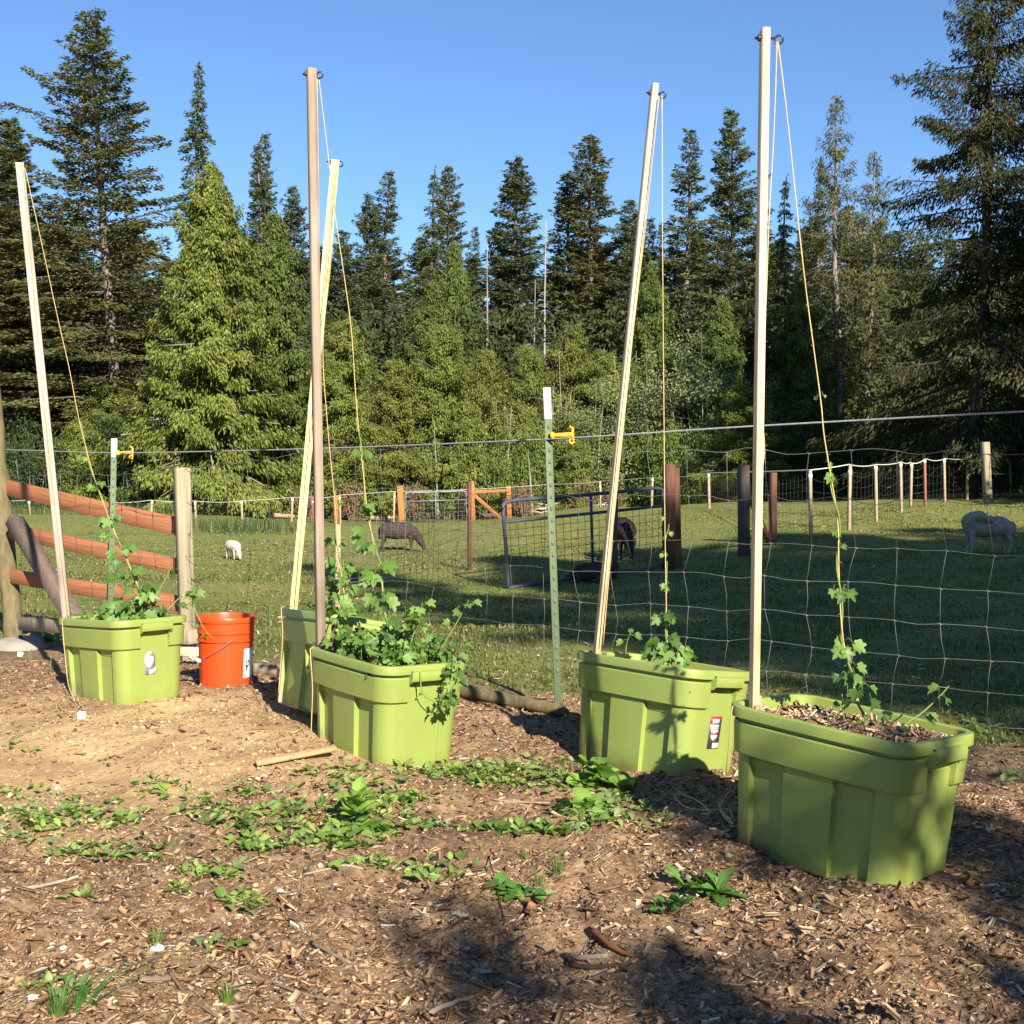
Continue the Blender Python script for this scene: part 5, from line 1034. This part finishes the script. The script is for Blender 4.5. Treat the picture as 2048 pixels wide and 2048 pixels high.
graze = [[(.30, 0, .52, .19), (.12, 0, .50, .215), (-.08, 0, .50, .21), (-.26, 0, .49, .18), (-.40, 0, .41, .125), (-.49, 0, .30, .095), (-.55, 0, .20, .08), (-.60, 0, .11, .06), (-.62, 0, .06, .042)], [0, (.42, 0, .47, .11), (.47, 0, .38, .035), (.475, 0, .30, .025)], [6, (-.53, .075, .20, .028), (-.53, .12, .185, .016)], [6, (-.53, -.075, .20, .028), (-.53, -.12, .185, .016)]]
sheep('sheep', 798, 1106, 24.5, pi, .82, graze+legs(1), 'wool_grey', 'grey brown sheep grazing with its head down in the left of the pasture')
sheep('lamb', 467, 1117, 22.0, 2.2, .47, graze+legs(1), 'wool_white', 'small cream lamb grazing in front of the pale square post')
sheep('sheep', 1247, 1117, 20.5, pi/2+.12, .90, [[(.30, 0, .56, .20), (.12, 0, .55, .22), (-.08, 0, .54, .21), (-.26, 0, .50, .18), (-.42, 0, .42, .10), (-.52, 0, .28, .075), (-.58, 0, .17, .06), (-.63, 0, .09, .045)], [0, (.43, 0, .49, .12), (.48, 0, .40, .04), (.485, 0, .30, .028)]]+legs(1, w=.125), 'wool_dark', 'dark sheep seen from behind through the blue grey gate')
turned = [[(.22, 0, .42, .155), (.08, 0, .415, .165), (-.06, 0, .41, .165), (-.20, 0, .42, .155), (-.29, 0, .47, .11), (-.24, -.07, .55, .095), (-.14, -.13, .57, .085), (-.04, -.17, .54, .055), (.01, -.185, .515, .036)], [0, (.37, 0, .38, .11), (.42, -.0, .30, .035)], [6, (-.13, -.21, .57, .026), (-.10, -.25, .545, .016)], [6, (-.15, -.06, .64, .026), (-.12, -.02, .655, .016)]]
sheep('lamb', 1972, 1108, 17.0, 0.0, .90, turned+legs(1, .31, -.25, .085), 'wool_lamb', 'white lamb in the shade turning its head back over its shoulder')
lying = [[(.30, 0, .20, .18), (.12, 0, .22, .20), (-.08, 0, .21, .19), (-.26, 0, .19, .15), (-.38, 0, .15, .085), (-.48, 0, .10, .06), (-.55, 0, .07, .045)], [0, (.42, 0, .22, .12), (.50, 0, .30, .06)], [1, (.10, -.20, .07, .045), (-.08, -.22, .05, .035)], [3, (-.30, -.16, .06, .04), (-.42, -.20, .04, .03)]]
sheep('sheep', 1182, 1160, 17.2, .15, .70, lying, 'wool_grey', 'dark woolly sheep lying in the shade behind the blue grey gate')
SHADE = [(3.95, -4.9, 5.2, 'maple', 1.9), (3.0, -5.2, 5.1, 'maple', 1.25), (10.5, -13.5, 20.8, 'fir_b', 1.9), (12.9, -11.5, 19.5, 'fir_full', 3.9), (14.5, -14.5, 21.5, 'fir_full', 4.0), (15.6, -11, 20.0, 'fir_full', 4.2), (18.0, -12, 20.5, 'fir_full', 4.3), (20.4, -11, 20, 'fir_full', 4.3), (23.0, -12, 20.5, 'fir_full', 4.3), (26.0, -11, 20, 'fir_full', 4.3), (29.5, -12, 21, 'fir_full', 4.5), (17.4, -16.5, 22.5, 'fir_full', 4.2), (20.4, -17, 23, 'fir_full', 4.5), (23.8, -17, 23, 'fir_full', 4.5), (28, -17, 23, 'fir_full', 4.5), (18.4, 24.0, 19.5, 'fir_full', 4.2), (19.5, 27, 20, 'fir_full', 4.2), (21, 31, 20, 'fir_full', 4.2), (18.5, 35, 20, 'spr_big', 5.2)]
# ------------------------------------------------------------------ trees
def cards(mb, c, d, nrm, L, Wd, col):
    """small pointed sprays: centre, direction, face normal, length, width"""
    s = unit(np.cross(d, nrm)); L = L[:, None]; Wd = Wd[:, None]
    V = np.stack([c-d*L*.5, c-d*L*.1+s*Wd*.5, c+d*L*.5, c-d*L*.1-s*Wd*.5], 1).reshape(-1, 3); n = len(c)
    mb.add(V, [(np.arange(n)[:, None]*4+np.arange(4)[None])], np.repeat(col, 4, 0))
def conifer(seed, H, R, kind, cols, z0=.06, dens=1.0, gap=0.0, bare=0.0, lean=0.0, pexp=.88, var=.6, lcol=(.16, .13, .11)):
    """trunk mesh and crown mesh; kind sets how the branches rise, droop and carry their sprays"""
    r = np.random.default_rng(seed); mt = MB(); mc = MB()
    nz = 14; zt = np.linspace(0, 1, nz); wx = np.cumsum(r.normal(size=(nz, 2))*.0035*H, 0); wx -= wx[0]; wx[:, 0] += lean*H*zt**1.5
    cx = lambda t: np.stack([np.interp(t, zt, wx[:, 0]), np.interp(t, zt, wx[:, 1])], -1)
    r0 = .011*H+.04
    tc = np.array(lcol)*(.8+.4*r.random((nz, 1)))
    tube(mt, np.c_[wx, zt*H], r0*(1-zt)**.85+.012, 8, tc)
    K = {'fir': dict(step=.28, nb=5.6, up0=-.18, up1=.75, curve=-.10, droop=.35, cl=.22, cw=.070, kpm=84, wid=.34, hang=.25),
         'hemlock': dict(step=.27, nb=5, up0=-.25, up1=.35, curve=-.42, droop=.5, cl=.22, cw=.07, kpm=58, wid=.24, hang=.45),
         'cedar': dict(step=.070, nb=2.0, up0=-.28, up1=.80, curve=-.12, droop=.25, cl=.20, cw=.062, kpm=135, wid=.32, hang=2.2),
         'spruce': dict(step=.42, nb=5.0, up0=-.40, up1=.55, curve=-.12, droop=.4, cl=.24, cw=.052, kpm=85, wid=.26, hang=1.6)}[kind]
    z = z0*H
    while z < H*.985:
        t = z/H; z += K['step']*(.6+.8*r.random())*(1.15-.55*t)*(H/16)**.5
        if gap and r.random() < gap: continue
        prof = (1-t)**(.74 if kind != 'cedar' else pexp)*(min(1, .55+t*2.2) if kind == 'fir' else min(1, .75+t*1.5))
        if kind == 'hemlock': prof = (1-t)**1.0*(1+.25*sin(t*40))
        nb = max(2, int(K['nb']*(.6+.7*r.random())*(1 if t < .9 else .8))) if kind != 'cedar' else 2
        a0 = r.random()*6.28
        for b in range(nb):
            a = a0+b*2*pi/nb+.5*r.normal(); ln = R*prof*(1.15-var+var*r.random())+.10+.02*H*(1-t)*r.random()
            if r.random() < .12: ln *= 1.35
            up = K['up0']+(K['up1']-K['up0'])*t**1.2+.14*r.normal()
            hd = np.array([cos(a), sin(a)]); s = np.linspace(0, 1, 6)
            base = np.r_[cx(t), z]
            zz = up*s*ln+K['curve']*ln*s**2*(1.2 if kind == 'hemlock' else 1)+(.34*ln*np.maximum(0, s-.55)**1.6 if kind in ('cedar', 'spruce') else 0)
            P = np.c_[base[0]+hd[0]*s*ln, base[1]+hd[1]*s*ln, z+zz]
            tube(mt, P[:5:2], [(.006+.010*ln)*(1-.75*q) for q in s[:5:2]], 3, np.array(lcol)*(.5+.5*r.random()), cap=False)
            if r.random() < bare: continue
            n = int(K['kpm']*dens*ln*(.7+.6*r.random()))+5
            sv = .10+.90*r.random(n)**(.75); u = r.random(n)*2-1
            w = (K['wid']*ln*(1-sv)**.7+.10)*np.abs(u)**.8*np.sign(u)
            c = np.stack([np.interp(sv, s, P[:, q]) for q in range(3)], 1); side = np.array([-hd[1], hd[0], 0])
            c = c+side*w[:, None]; c[:, 2] -= K['droop']*np.abs(w)*.6
            c += r.normal(size=(n, 3))*np.array([.04, .04, .05])
            hang = K['hang']*(.35+.9*r.random(n)); c[:, 2] -= (.42*(1-.6*t)*r.random(n)**1.2*min(1, ln/1.2) if kind == 'cedar' else 0); c[:, 2] -= hang*.13*(1 if kind != 'spruce' else 1.9*r.random(n))
            d = unit(np.r_[hd, .0][None]*(.7+.3*sv[:, None])+side*np.sign(u)[:, None]*.75+np.array([0, 0, -1])*hang[:, None]*.9+.25*r.normal(size=(n, 3)))
            if kind in ('cedar', 'spruce'):
                nr = unit(np.r_[hd, .25][None]+.6*r.normal(size=(n, 3)))
            else: nr = unit(np.array([0, 0, .8])+.75*r.normal(size=(n, 3))+np.r_[hd, 0]*.35)
            L = K['cl']*(.6+.8*r.random(n))*(1-.35*t)*(1.0 if H > 9 else .75); Wd = K['cw']*(.7+.7*r.random(n))*(1.0 if H > 9 else .8)
            ci = r.choice(len(cols), n); cc = np.array(cols)[ci]*(.80+.4*r.random((n, 1)))*(.85+.3*r.random())
            cards(mc, c, d, nr, L, Wd, cc)
    # leader
    n = 40; t = r.random(n)*.05+.95; c = np.c_[cx(t), t*H]+r.normal(size=(n, 3))*.035; d = unit(np.c_[r.normal(size=(n, 2))*.6, np.full(n, .8 if kind != 'hemlock' else -.3)]); cards(mc, c, d, unit(r.normal(size=(n, 3))), np.full(n, .20), np.full(n, .06), np.array(cols)[r.choice(len(cols), n)])
    return mt.mesh(kind+'_trunk', M['bark']), mc.mesh(kind+'_crown', M['foliage'])
def broadleaf(seed, H, R, cols, stems=5, n=5200, bark=(.36, .33, .29), leaf=.085, low=.1, sparse=1.0, spread=.24):
    r = np.random.default_rng(seed); mt = MB(); mc = MB()
    cl = []
    for k_ in range(stems):
        a = r.random()*6.28; rad = R*.75*r.random()**.6; top = np.array([rad*cos(a), rad*sin(a), H*(.65+.35*r.random())]); b = np.array([.25*rad*cos(a), .25*rad*sin(a), 0])
        P = smooth_path([b, b*.6+top*.4+r.normal(size=3)*.12, top], 5); tube(mt, P, np.linspace(.022+.004*H, .006, len(P)), 5, np.array(bark)*(.8+.4*r.random()))
        for q in range(7):
            j = int(len(P)*(.25+.7*r.random())); j = min(j, len(P)-1); t_ = P[j]+np.array([r.normal(), r.normal(), .5*r.random()])*R*.33; tube(mt, [P[j], (P[j]+t_)/2+r.normal(size=3)*.03, t_], [.010, .007, .003], 3, np.array(bark)*.9, cap=False); cl.append(t_)
        cl.append(top)
    cl = np.array(cl); c = cl[r.choice(len(cl), n)]+r.normal(size=(n, 3))*np.array([spread, spread, spread*.9])*R*.55
    c[:, 2] = np.abs(c[:, 2]-low*H)+low*H*.6; k = r.random(n) < sparse; c = c[k]; n = len(c)
    d = unit(r.normal(size=(n, 3))+np.array([0, 0, -.3])); cc = np.array(cols)[r.choice(len(cols), n)]*(.75+.5*r.random((n, 1)))
    cards(mc, c, d, unit(r.normal(size=(n, 3))+np.array([.2, -.5, .8])), leaf*(.7+.7*r.random(n)), leaf*.62*(.7+.6*r.random(n)), cc)
    return mt.mesh('shrub_stem', M['bark']), mc.mesh('shrub_crown', M['foliage'])
def snag(seed, H, col=(.30, .27, .25)):
    r = np.random.default_rng(seed); mt = MB(); mc = MB(); z = np.linspace(0, H, 16); w = np.cumsum(r.normal(size=(16, 2))*.02, 0); tube(mt, np.c_[w, z], np.linspace(.13, .02, 16), 7, np.array(col)*(.8+.4*r.random((16, 1))))
    for k_ in range(70):
        t = .35+.63*r.random(); b = np.r_[np.interp(t*H, z, w[:, 0]), np.interp(t*H, z, w[:, 1]), t*H]; a = r.random()*6.28; l = (.4+1.1*r.random())*(1.15-t)
        tube(mc, [b, b+np.array([cos(a)*l*.6, sin(a)*l*.6, .05*l]), b+np.array([cos(a)*l, sin(a)*l, -.18*l])], [.012, .008, .003], 3, np.array(col)*.85, cap=False)
    return mt.mesh('snag_trunk', M['bark']), mc.mesh('snag_branches', M['bark'])
FIR = [(.082, .088, .027), (.110, .112, .034), (.140, .132, .044), (.088, .094, .038)]
FIRB = [(.070, .086, .032), (.096, .112, .042), (.122, .132, .054)]
HEM = [(.068, .092, .032), (.092, .116, .040), (.120, .138, .050)]
CED = [(.120, .150, .026), (.160, .190, .036), (.085, .115, .021), (.200, .220, .054)]
CEDD = [(.090, .122, .026), (.125, .158, .036), (.066, .094, .021)]
SPR = [(.038, .044, .016), (.062, .064, .022), (.024, .030, .012), (.085, .080, .030)]
OLV = [(.105, .105, .030), (.075, .085, .028), (.130, .122, .042)]
T = {}
T['fir_big'] = conifer(1, 20, 5.2, 'fir', FIR, z0=.10, gap=.14, dens=1.05, lean=-.03, lcol=(.22, .18, .16))
T['fir_a'] = conifer(2, 18, 3.0, 'fir', FIR, z0=.15, gap=.10, dens=.9, lcol=(.20, .16, .14))
T['fir_b'] = conifer(3, 18, 2.7, 'fir', FIRB, z0=.12, gap=.04, dens=.95, lcol=(.17, .14, .12))
T['fir_c'] = conifer(4, 17, 2.3, 'fir', FIRB, z0=.2, gap=.22, dens=.8, lcol=(.24, .21, .19))
T['fir_full'] = conifer(5, 18, 3.6, 'fir', FIRB, z0=.05, gap=.0, dens=1.15)
T['hem_a'] = conifer(6, 18, 2.9, 'hemlock', HEM, z0=.1)
T['hem_b'] = conifer(7, 18, 3.4, 'hemlock', HEM, z0=.15, gap=.18, lcol=(.14, .11, .09))
T['ced_a'] = conifer(8, 12.5, 3.9, 'cedar', CED, z0=.04, dens=1.6, lcol=(.42, .37, .32))
T['ced_b'] = conifer(9, 9, 2.6, 'cedar', CED, z0=.03, dens=1.3, lcol=(.36, .31, .26), pexp=.55, var=.9, gap=.12)
T['ced_c'] = conifer(10, 12, 2.8, 'cedar', CEDD, z0=.05, dens=1.15, gap=.12, lcol=(.40, .36, .32), pexp=.72, var=.85)
T['spr_big'] = conifer(11, 19, 6.2, 'spruce', SPR, z0=.09, dens=1.35, gap=.03, lcol=(.075, .06, .05))
T['spr_olive'] = conifer(12, 17, 3.2, 'spruce', OLV, z0=.1, dens=.62, gap=.05, bare=.08, lcol=(.24, .21, .18))
T['ced_d'] = conifer(29, 9, 2.7, 'cedar', [(.135, .150, .030), (.170, .185, .042), (.095, .115, .024)], z0=.03, dens=1.15, lcol=(.36, .31, .26), pexp=.62, var=1.0, gap=.22, lean=.03)
T['sap'] = conifer(13, 5, 1.5, 'cedar', CED, z0=.02, dens=1.5, pexp=.5, var=.9)
T['snag'] = snag(14, 13); T['snag2'] = snag(15, 11, (.40, .38, .36))
T['alder'] = broadleaf(16, 8, 2.3, [(.165, .195, .080), (.205, .230, .110), (.125, .160, .060)], 7, 9000, leaf=.13, low=.12)
T['alder_thin'] = broadleaf(17, 9, 1.9, [(.18, .20, .055), (.23, .24, .075), (.14, .17, .045)], 5, 4200, bark=(.48, .45, .40), leaf=.13, low=.25)
T['maple'] = broadleaf(23, 8, 2.3, [(.14, .18, .05), (.17, .21, .06)], 9, 13000, leaf=.15, low=.12, spread=.135)
T['shrub'] = broadleaf(18, 2.4, 1.5, [(.12, .17, .035), (.16, .205, .045), (.09, .13, .028)], 7, 4200, leaf=.13, low=.05)
T['shrub_b'] = broadleaf(19, 3.6, 1.7, [(.13, .18, .032), (.175, .215, .045), (.095, .14, .026)], 7, 5200, leaf=.14, low=.05)
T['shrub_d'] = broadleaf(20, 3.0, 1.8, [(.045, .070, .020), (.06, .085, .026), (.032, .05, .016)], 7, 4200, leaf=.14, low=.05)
T['dead_brush'] = broadleaf(21, 1.1, .9, [(.20, .125, .07), (.26, .17, .10)], 9, 700, bark=(.30, .20, .14), leaf=.09, low=.02)
HT_ = {'fir_big': (20, 3.9), 'fir_a': (18, 2.05), 'fir_b': (18, 1.9), 'fir_c': (17, 1.65), 'fir_full': (18, 2.6), 'hem_a': (18, 2.6), 'hem_b': (18, 2.9), 'ced_a': (12.5, 3.3), 'ced_b': (9, 2.0), 'ced_d': (9, 2.1), 'ced_c': (12, 2.3), 'spr_big': (19, 5.8), 'spr_olive': (17, 2.7), 'sap': (5, 1.5), 'snag': (13, 1), 'snag2': (11, 1),
       'alder': (8, 2.3), 'maple': (8, 2.3), 'alder_thin': (9, 1.9), 'shrub': (2.4, 1.5), 'shrub_b': (3.6, 1.7), 'shrub_d': (3., 1.8), 'dead_brush': (1.1, .9)}
tr_rng = np.random.default_rng(77)
def tree(kind, px, ytop, Y, hw, label, nm='conifer', cat='tree', group=None, yaw=None, xb=None, parts=('trunk', 'crown')):
    """tree whose tip is seen at (px, ytop), Y metres ahead, hw pixels to each side at its widest"""
    tip = at(px, ytop, Y); b = tip if xb is None else at(xb, ytop, Y); z = gz(b[0], b[1])-.05; H, R = HT_[kind]
    sz = (tip[2]-z)/H; sx = (hw/FPX*Y)/R if hw else sz
    e = empty(nm, (b[0], b[1], z), label, cat, group, rot=(0, (tip[0]-b[0])/(tip[2]-z) if xb is not None else 0, tr_rng.random()*6.28 if yaw is None else yaw), scale=(sx, sx, sz))
    link(parts[0], T[kind][0], e); link(parts[1], T[kind][1], e); return e
# the ones one can point to, nearest first
tree('ced_a', 411, 318, 44, 168, 'broad bright green cedar with drooping sprays, in the left of the forest edge', nm='cedar')
tree('ced_c', 545, 418, 47, 105, 'green cedar with a pale bare trunk behind the brown and cream poles', nm='cedar')
tree('fir_big', 196, 44, 50, 205, 'tallest dark fir in the left half, with ragged upswept branches', nm='fir', yaw=1.2, xb=224)
tree('hem_a', 412, 126, 57, 115, 'narrow hemlock with a drooping tip rising behind the bright cedar', nm='hemlock')
tree('fir_b', 30, 236, 56, 95, 'dark fir at the left edge of the picture', nm='fir')
tree('fir_a', -70, 150, 50, 170, 'dark fir partly cut off by the left edge of the picture', nm='fir')
tree('fir_full', 95, 410, 53, 130, 'dense dark fir filling in below the fir at the left edge', nm='fir')
tree('fir_c', 511, 292, 62, 62, 'thin blue green fir left of the brown pole', nm='fir')
tree('fir_c', 540, 272, 64, 58, 'sparse topped fir just left of the brown pole', nm='fir')
tree('fir_b', 588, 372, 60, 66, 'dark fir directly behind the brown pole', nm='fir')
tree('ced_b', 205, 770, 47, 95, 'small bright cedar at the foot of the tallest left fir', nm='cedar')
tree('sap', 160, 838, 45, 55, 'bright sapling beside the small cedar at the left', nm='sapling')
tree('fir_b', 733, 388, 64, 66, 'dark fir right of the cream pole, left of a group of three', nm='fir')
tree('fir_c', 790, 348, 66, 72, 'bluish open topped fir, leftmost of the group of three right of the cream pole', nm='fir')
tree('hem_b', 852, 336, 55, 100, 'hemlock with a bent tip, middle of the group of three right of the cream pole', nm='hemlock')
tree('fir_a', 896, 334, 63, 70, 'dark fir, rightmost of the group of three right of the cream pole', nm='fir')
tree('fir_full', 690, 462, 60, 90, 'rounded dark fir low on the skyline right of the cream pole', nm='fir')
tree('ced_c', 915, 480, 54, 82, 'yellow green cedar below the rightmost fir of the group of three', nm='cedar')
tree('fir_c', 957, 458, 85, 42, 'small far fir in the lowest gap of the skyline', nm='fir')
tree('snag', 974, 490, 55, 38, 'grey dead trunk with bare branches below the lowest gap of the skyline', nm='snag', parts=('trunk', 'branches'))
tree('fir_b', 1040, 314, 58, 100, 'dark pointed fir left of the white tipped steel post and above it', nm='fir')
tree('fir_a', 995, 440, 60, 56, 'short fir tucked against the left side of the dark pointed fir', nm='fir')
tree('fir_b', 1136, 346, 60, 80, 'dense fir left of the tall twin peaked fir above the middle gate', nm='fir')
tree('fir_a', 1184, 264, 58, 104, 'tall fir with a ragged top left of the slanting pale pole', nm='fir')
tree('snag2', 1092, 440, 54, 32, 'pale dead trunk between the dark pointed fir and the tall ragged fir', nm='snag', parts=('trunk', 'branches'))
tree('snag', 1068, 560, 52, 28, 'thin grey dead trunk just left of the pale dead trunk', nm='snag', parts=('trunk', 'branches'))
tree('fir_full', 1262, 400, 57, 92, 'dark fir behind the slanting pale pole', nm='fir')
tree('fir_c', 1310, 440, 60, 62, 'fir between the slanting pole and the bluish fir', nm='fir')
tree('fir_c', 1373, 266, 62, 74, 'bluish fir with a slender tip right of the slanting pale pole', nm='fir')
tree('fir_full', 1466, 222, 54, 100, 'full dark fir directly left of the tallest pole', nm='fir')
tree('hem_b', 1556, 348, 56, 85, 'dark drooping hemlock directly right of the tallest pole', nm='hemlock')
tree('spr_olive', 1678, 186, 52, 105, 'yellowish spruce with a thin bare tip, tallest of three right of the tallest pole', nm='spruce')
tree('spr_olive', 1642, 310, 54, 85, 'yellowish spruce just left of the one with the bare tip', nm='spruce', yaw=2)
tree('spr_olive', 1744, 300, 54, 92, 'yellowish spruce just right of the one with the bare tip', nm='spruce', yaw=4)
tree('ced_c', 1600, 560, 50, 80, 'green cedar below the yellowish spruces', nm='cedar')
tree('ced_c', 1310, 520, 50, 78, 'drooping green cedar right of the slanting pale pole, above the pale bush', nm='cedar')
tree('ced_c', 1440, 590, 49, 78, 'drooping green cedar below the full dark fir', nm='cedar')
tree('spr_big', 1962, -130, 33, 330, 'huge dark spruce with hanging twigs at the right edge', nm='spruce', yaw=.6)
tree('spr_big', 2190, -160, 36, 300, 'second huge dark spruce cut off by the right edge of the picture', nm='spruce', yaw=3.1)
tree('fir_full', 1830, 520, 58, 120, 'dark fir seen through the left branches of the huge spruce', nm='fir')
# bright young cedars along the middle of the forest edge
for k_, (x, y, Y, hw, kd, lab) in enumerate([(700, 640, 46, 92, 'ced_b', 'bright young cedar right of the cream pole, leftmost of the middle row'), (792, 720, 45, 95, 'ced_d', 'shorter bright young cedar second from the left in the middle row'), (858, 560, 49, 92, 'ced_c', 'taller green cedar standing behind the middle row of young cedars'), (872, 650, 46, 88, 'ced_b', 'bright pointed young cedar in front of the taller green cedar'),
        (960, 700, 46, 88, 'ced_d', 'bright young cedar left of the white tipped steel post'), (640, 700, 47, 84, 'ced_d', 'bright young cedar hidden partly by the cream pole'), (1050, 690, 50, 64, 'ced_b', 'green young cedar behind the white tip of the steel post'), (1130, 650, 51, 90, 'ced_d', 'green cedar right of the white tipped steel post'), (1205, 700, 50, 70, 'ced_b', 'green young cedar beside the slanting pale pole'), (930, 800, 44.5, 58, 'sap', 'yellow green sapling in front of the young cedars left of the steel post'), (745, 850, 44.5, 62, 'sap', 'bright sapling in front of the young cedars right of the cream pole'), (1150, 880, 44, 55, 'sap', 'small bright sapling right of the yellow insulator')]):
    tree(kd, x, y, Y, hw, lab, nm='cedar' if kd != 'sap' else 'sapling')
tree('alder', 1402, 662, 45, 112, 'pale grey green leafy alder bush between the slanting and the tallest pole', nm='alder')
tree('alder', 1305, 700, 46, 90, 'pale leafy alder right behind the slanting pale pole', nm='alder')
tree('alder_thin', 1262, 640, 47, 70, 'slender alder with white stems left of the slanting pale pole', nm='alder')
tree('alder_thin', 1110, 720, 45, 66, 'slender alder with white stems behind the yellow insulator', nm='alder')
tree('alder_thin', 1005, 760, 45, 62, 'slender alder with leaning white stems left of the steel post', nm='alder')
tree('alder_thin', 690, 800, 45, 50, 'slender alder with pale stems right of the cream pole', nm='alder')
tree('alder', 1190, 760, 45.5, 82, 'pale green alder bush left of the slanting pole foot', nm='alder')
tree('ced_b', 1480, 770, 43, 95, 'low cedar branches hanging over the fence left of the tallest pole', nm='cedar')
# low shrubs along the foot of the forest
sh = np.random.default_rng(31)
for k_, x in enumerate(range(560, 1500, 42)):
    kd = ['shrub', 'shrub_b', 'shrub'][k_ % 3]; Y = 44+2.0*sh.random()-(2 if x > 1350 else 0); y = 930-70*sh.random()-(30 if kd == 'shrub_b' else 0)
    tree(kd, x+14*sh.normal(), y, Y, 40+16*sh.random(), 'low leafy green shrub along the sunlit foot of the forest', nm='shrub', cat='shrub', group='green shrubs along the foot of the forest', parts=('stem', 'crown'))
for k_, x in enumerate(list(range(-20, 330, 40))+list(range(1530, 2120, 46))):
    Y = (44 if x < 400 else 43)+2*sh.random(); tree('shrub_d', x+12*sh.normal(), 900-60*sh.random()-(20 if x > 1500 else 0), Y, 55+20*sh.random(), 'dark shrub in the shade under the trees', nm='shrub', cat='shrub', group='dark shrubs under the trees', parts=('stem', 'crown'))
for k_, x in enumerate(range(610, 1330, 105)):
    tree('dead_brush', x+10*sh.normal(), 985-22*sh.random()-(16 if x > 1000 else 0), 43.2+.6*sh.random(), 26+10*sh.random(), 'low brown dead brush at the far edge of the pasture', nm='dead_brush', cat='brush', group='dead brush along the far pasture edge', parts=('stem', 'crown'))
# thin pale trunks standing among the young trees
for k_, (x, y0, y1, Y) in enumerate([(868, 840, 985, 44.4), (1118, 700, 905, 46.5), (1056, 900, 1000, 43.8), (62, 860, 1000, 46), (92, 840, 1010, 47), (30, 870, 1000, 48), (1290, 800, 900, 46.5)]):
    a = at(x+8, y1+60, Y); a[2] = gz(a[0], a[1]); b = at(x, y0, Y); q = np.random.default_rng(k_); mb = MB(); P = smooth_path([a, a*.6+b*.4+q.normal(size=3)*.1*np.array([1, 0, 0]), b], 6); tube(mb, P-a, np.linspace(.06, .006, len(P)), 6, (.33, .29, .25)); o = mb.build('bare_trunk', M['bark']); o.location = tuple(a); props(o, 'thin pale bare trunk standing among the young trees', 'trunk', 'thin pale trunks among the young trees')
# the deeper forest
bk = np.random.default_rng(41)
kinds = ['fir_a', 'fir_b', 'fir_full', 'fir_c', 'hem_a', 'fir_full']
sky_y = [(-100, 420), (60, 470), (250, 440), (340, 520), (440, 430), (560, 480), (640, 500), (800, 480), (940, 545), (1000, 540), (1100, 500), (1230, 480), (1400, 460), (1560, 470), (1700, 440), (1850, 480), (2150, 430)]
for k_ in range(56):
    x = -120+k_*41+12*bk.normal(); Y = [62, 70, 78][k_ % 3]+3*bk.random(); y = np.interp(x, *zip(*sky_y))-25+40*bk.random()+[20, 0, -5][k_ % 3]
    tree(kinds[bk.integers(6)], x, y, Y, 78+22*bk.random(), 'dark conifer in the crowded depth of the forest', nm='conifer', group='conifers in the depth of the forest')
mb = MB(); n = 260000; x = bk.random(n)*66-30; Y = 50+26*bk.random(n); z = g0(x, Y)+8.5*bk.random(n)**1.3
cards(mb, np.c_[x, Y, z], unit(bk.normal(size=(n, 3))+np.array([0, 0, -.5])), unit(bk.normal(size=(n, 3))+np.array([0, -1, .3])), .16+.22*bk.random(n), .06+.07*bk.random(n), np.array([(.055, .070, .024)])*(.6+.8*bk.random((n, 1))))
o = mb.build('forest_undergrowth', M['foliage']); props(o, 'dark mass of undergrowth and lower boughs filling the forest behind the front trees', 'undergrowth', kind='stuff')
# trees out of frame on the right and behind, whose shade falls on the pasture and the nearest tub
for k_, (x, y, H, kd, R) in enumerate(SHADE):
    H0, R0 = HT_[kd]
    if kd == 'maple': e = empty('maple', (x, y, gz(x, y)), 'larger young maple just behind the viewer on the right' if R > 1.5 else 'thin young maple just behind the viewer', 'tree', None, scale=(R/R0, R/R0, H/H0)); link('trunk', T[kd][0], e); link('crown', T[kd][1], e); continue
    e = empty('conifer', (x, y, gz(x, y)), 'tall conifer standing behind and to the right of the viewer', 'tree', 'conifers behind the viewer', rot=(0, 0, 1.3*k_), scale=(R/R0, R/R0, H/H0)); link('trunk', T[kd][0], e); link('crown', T[kd][1], e)
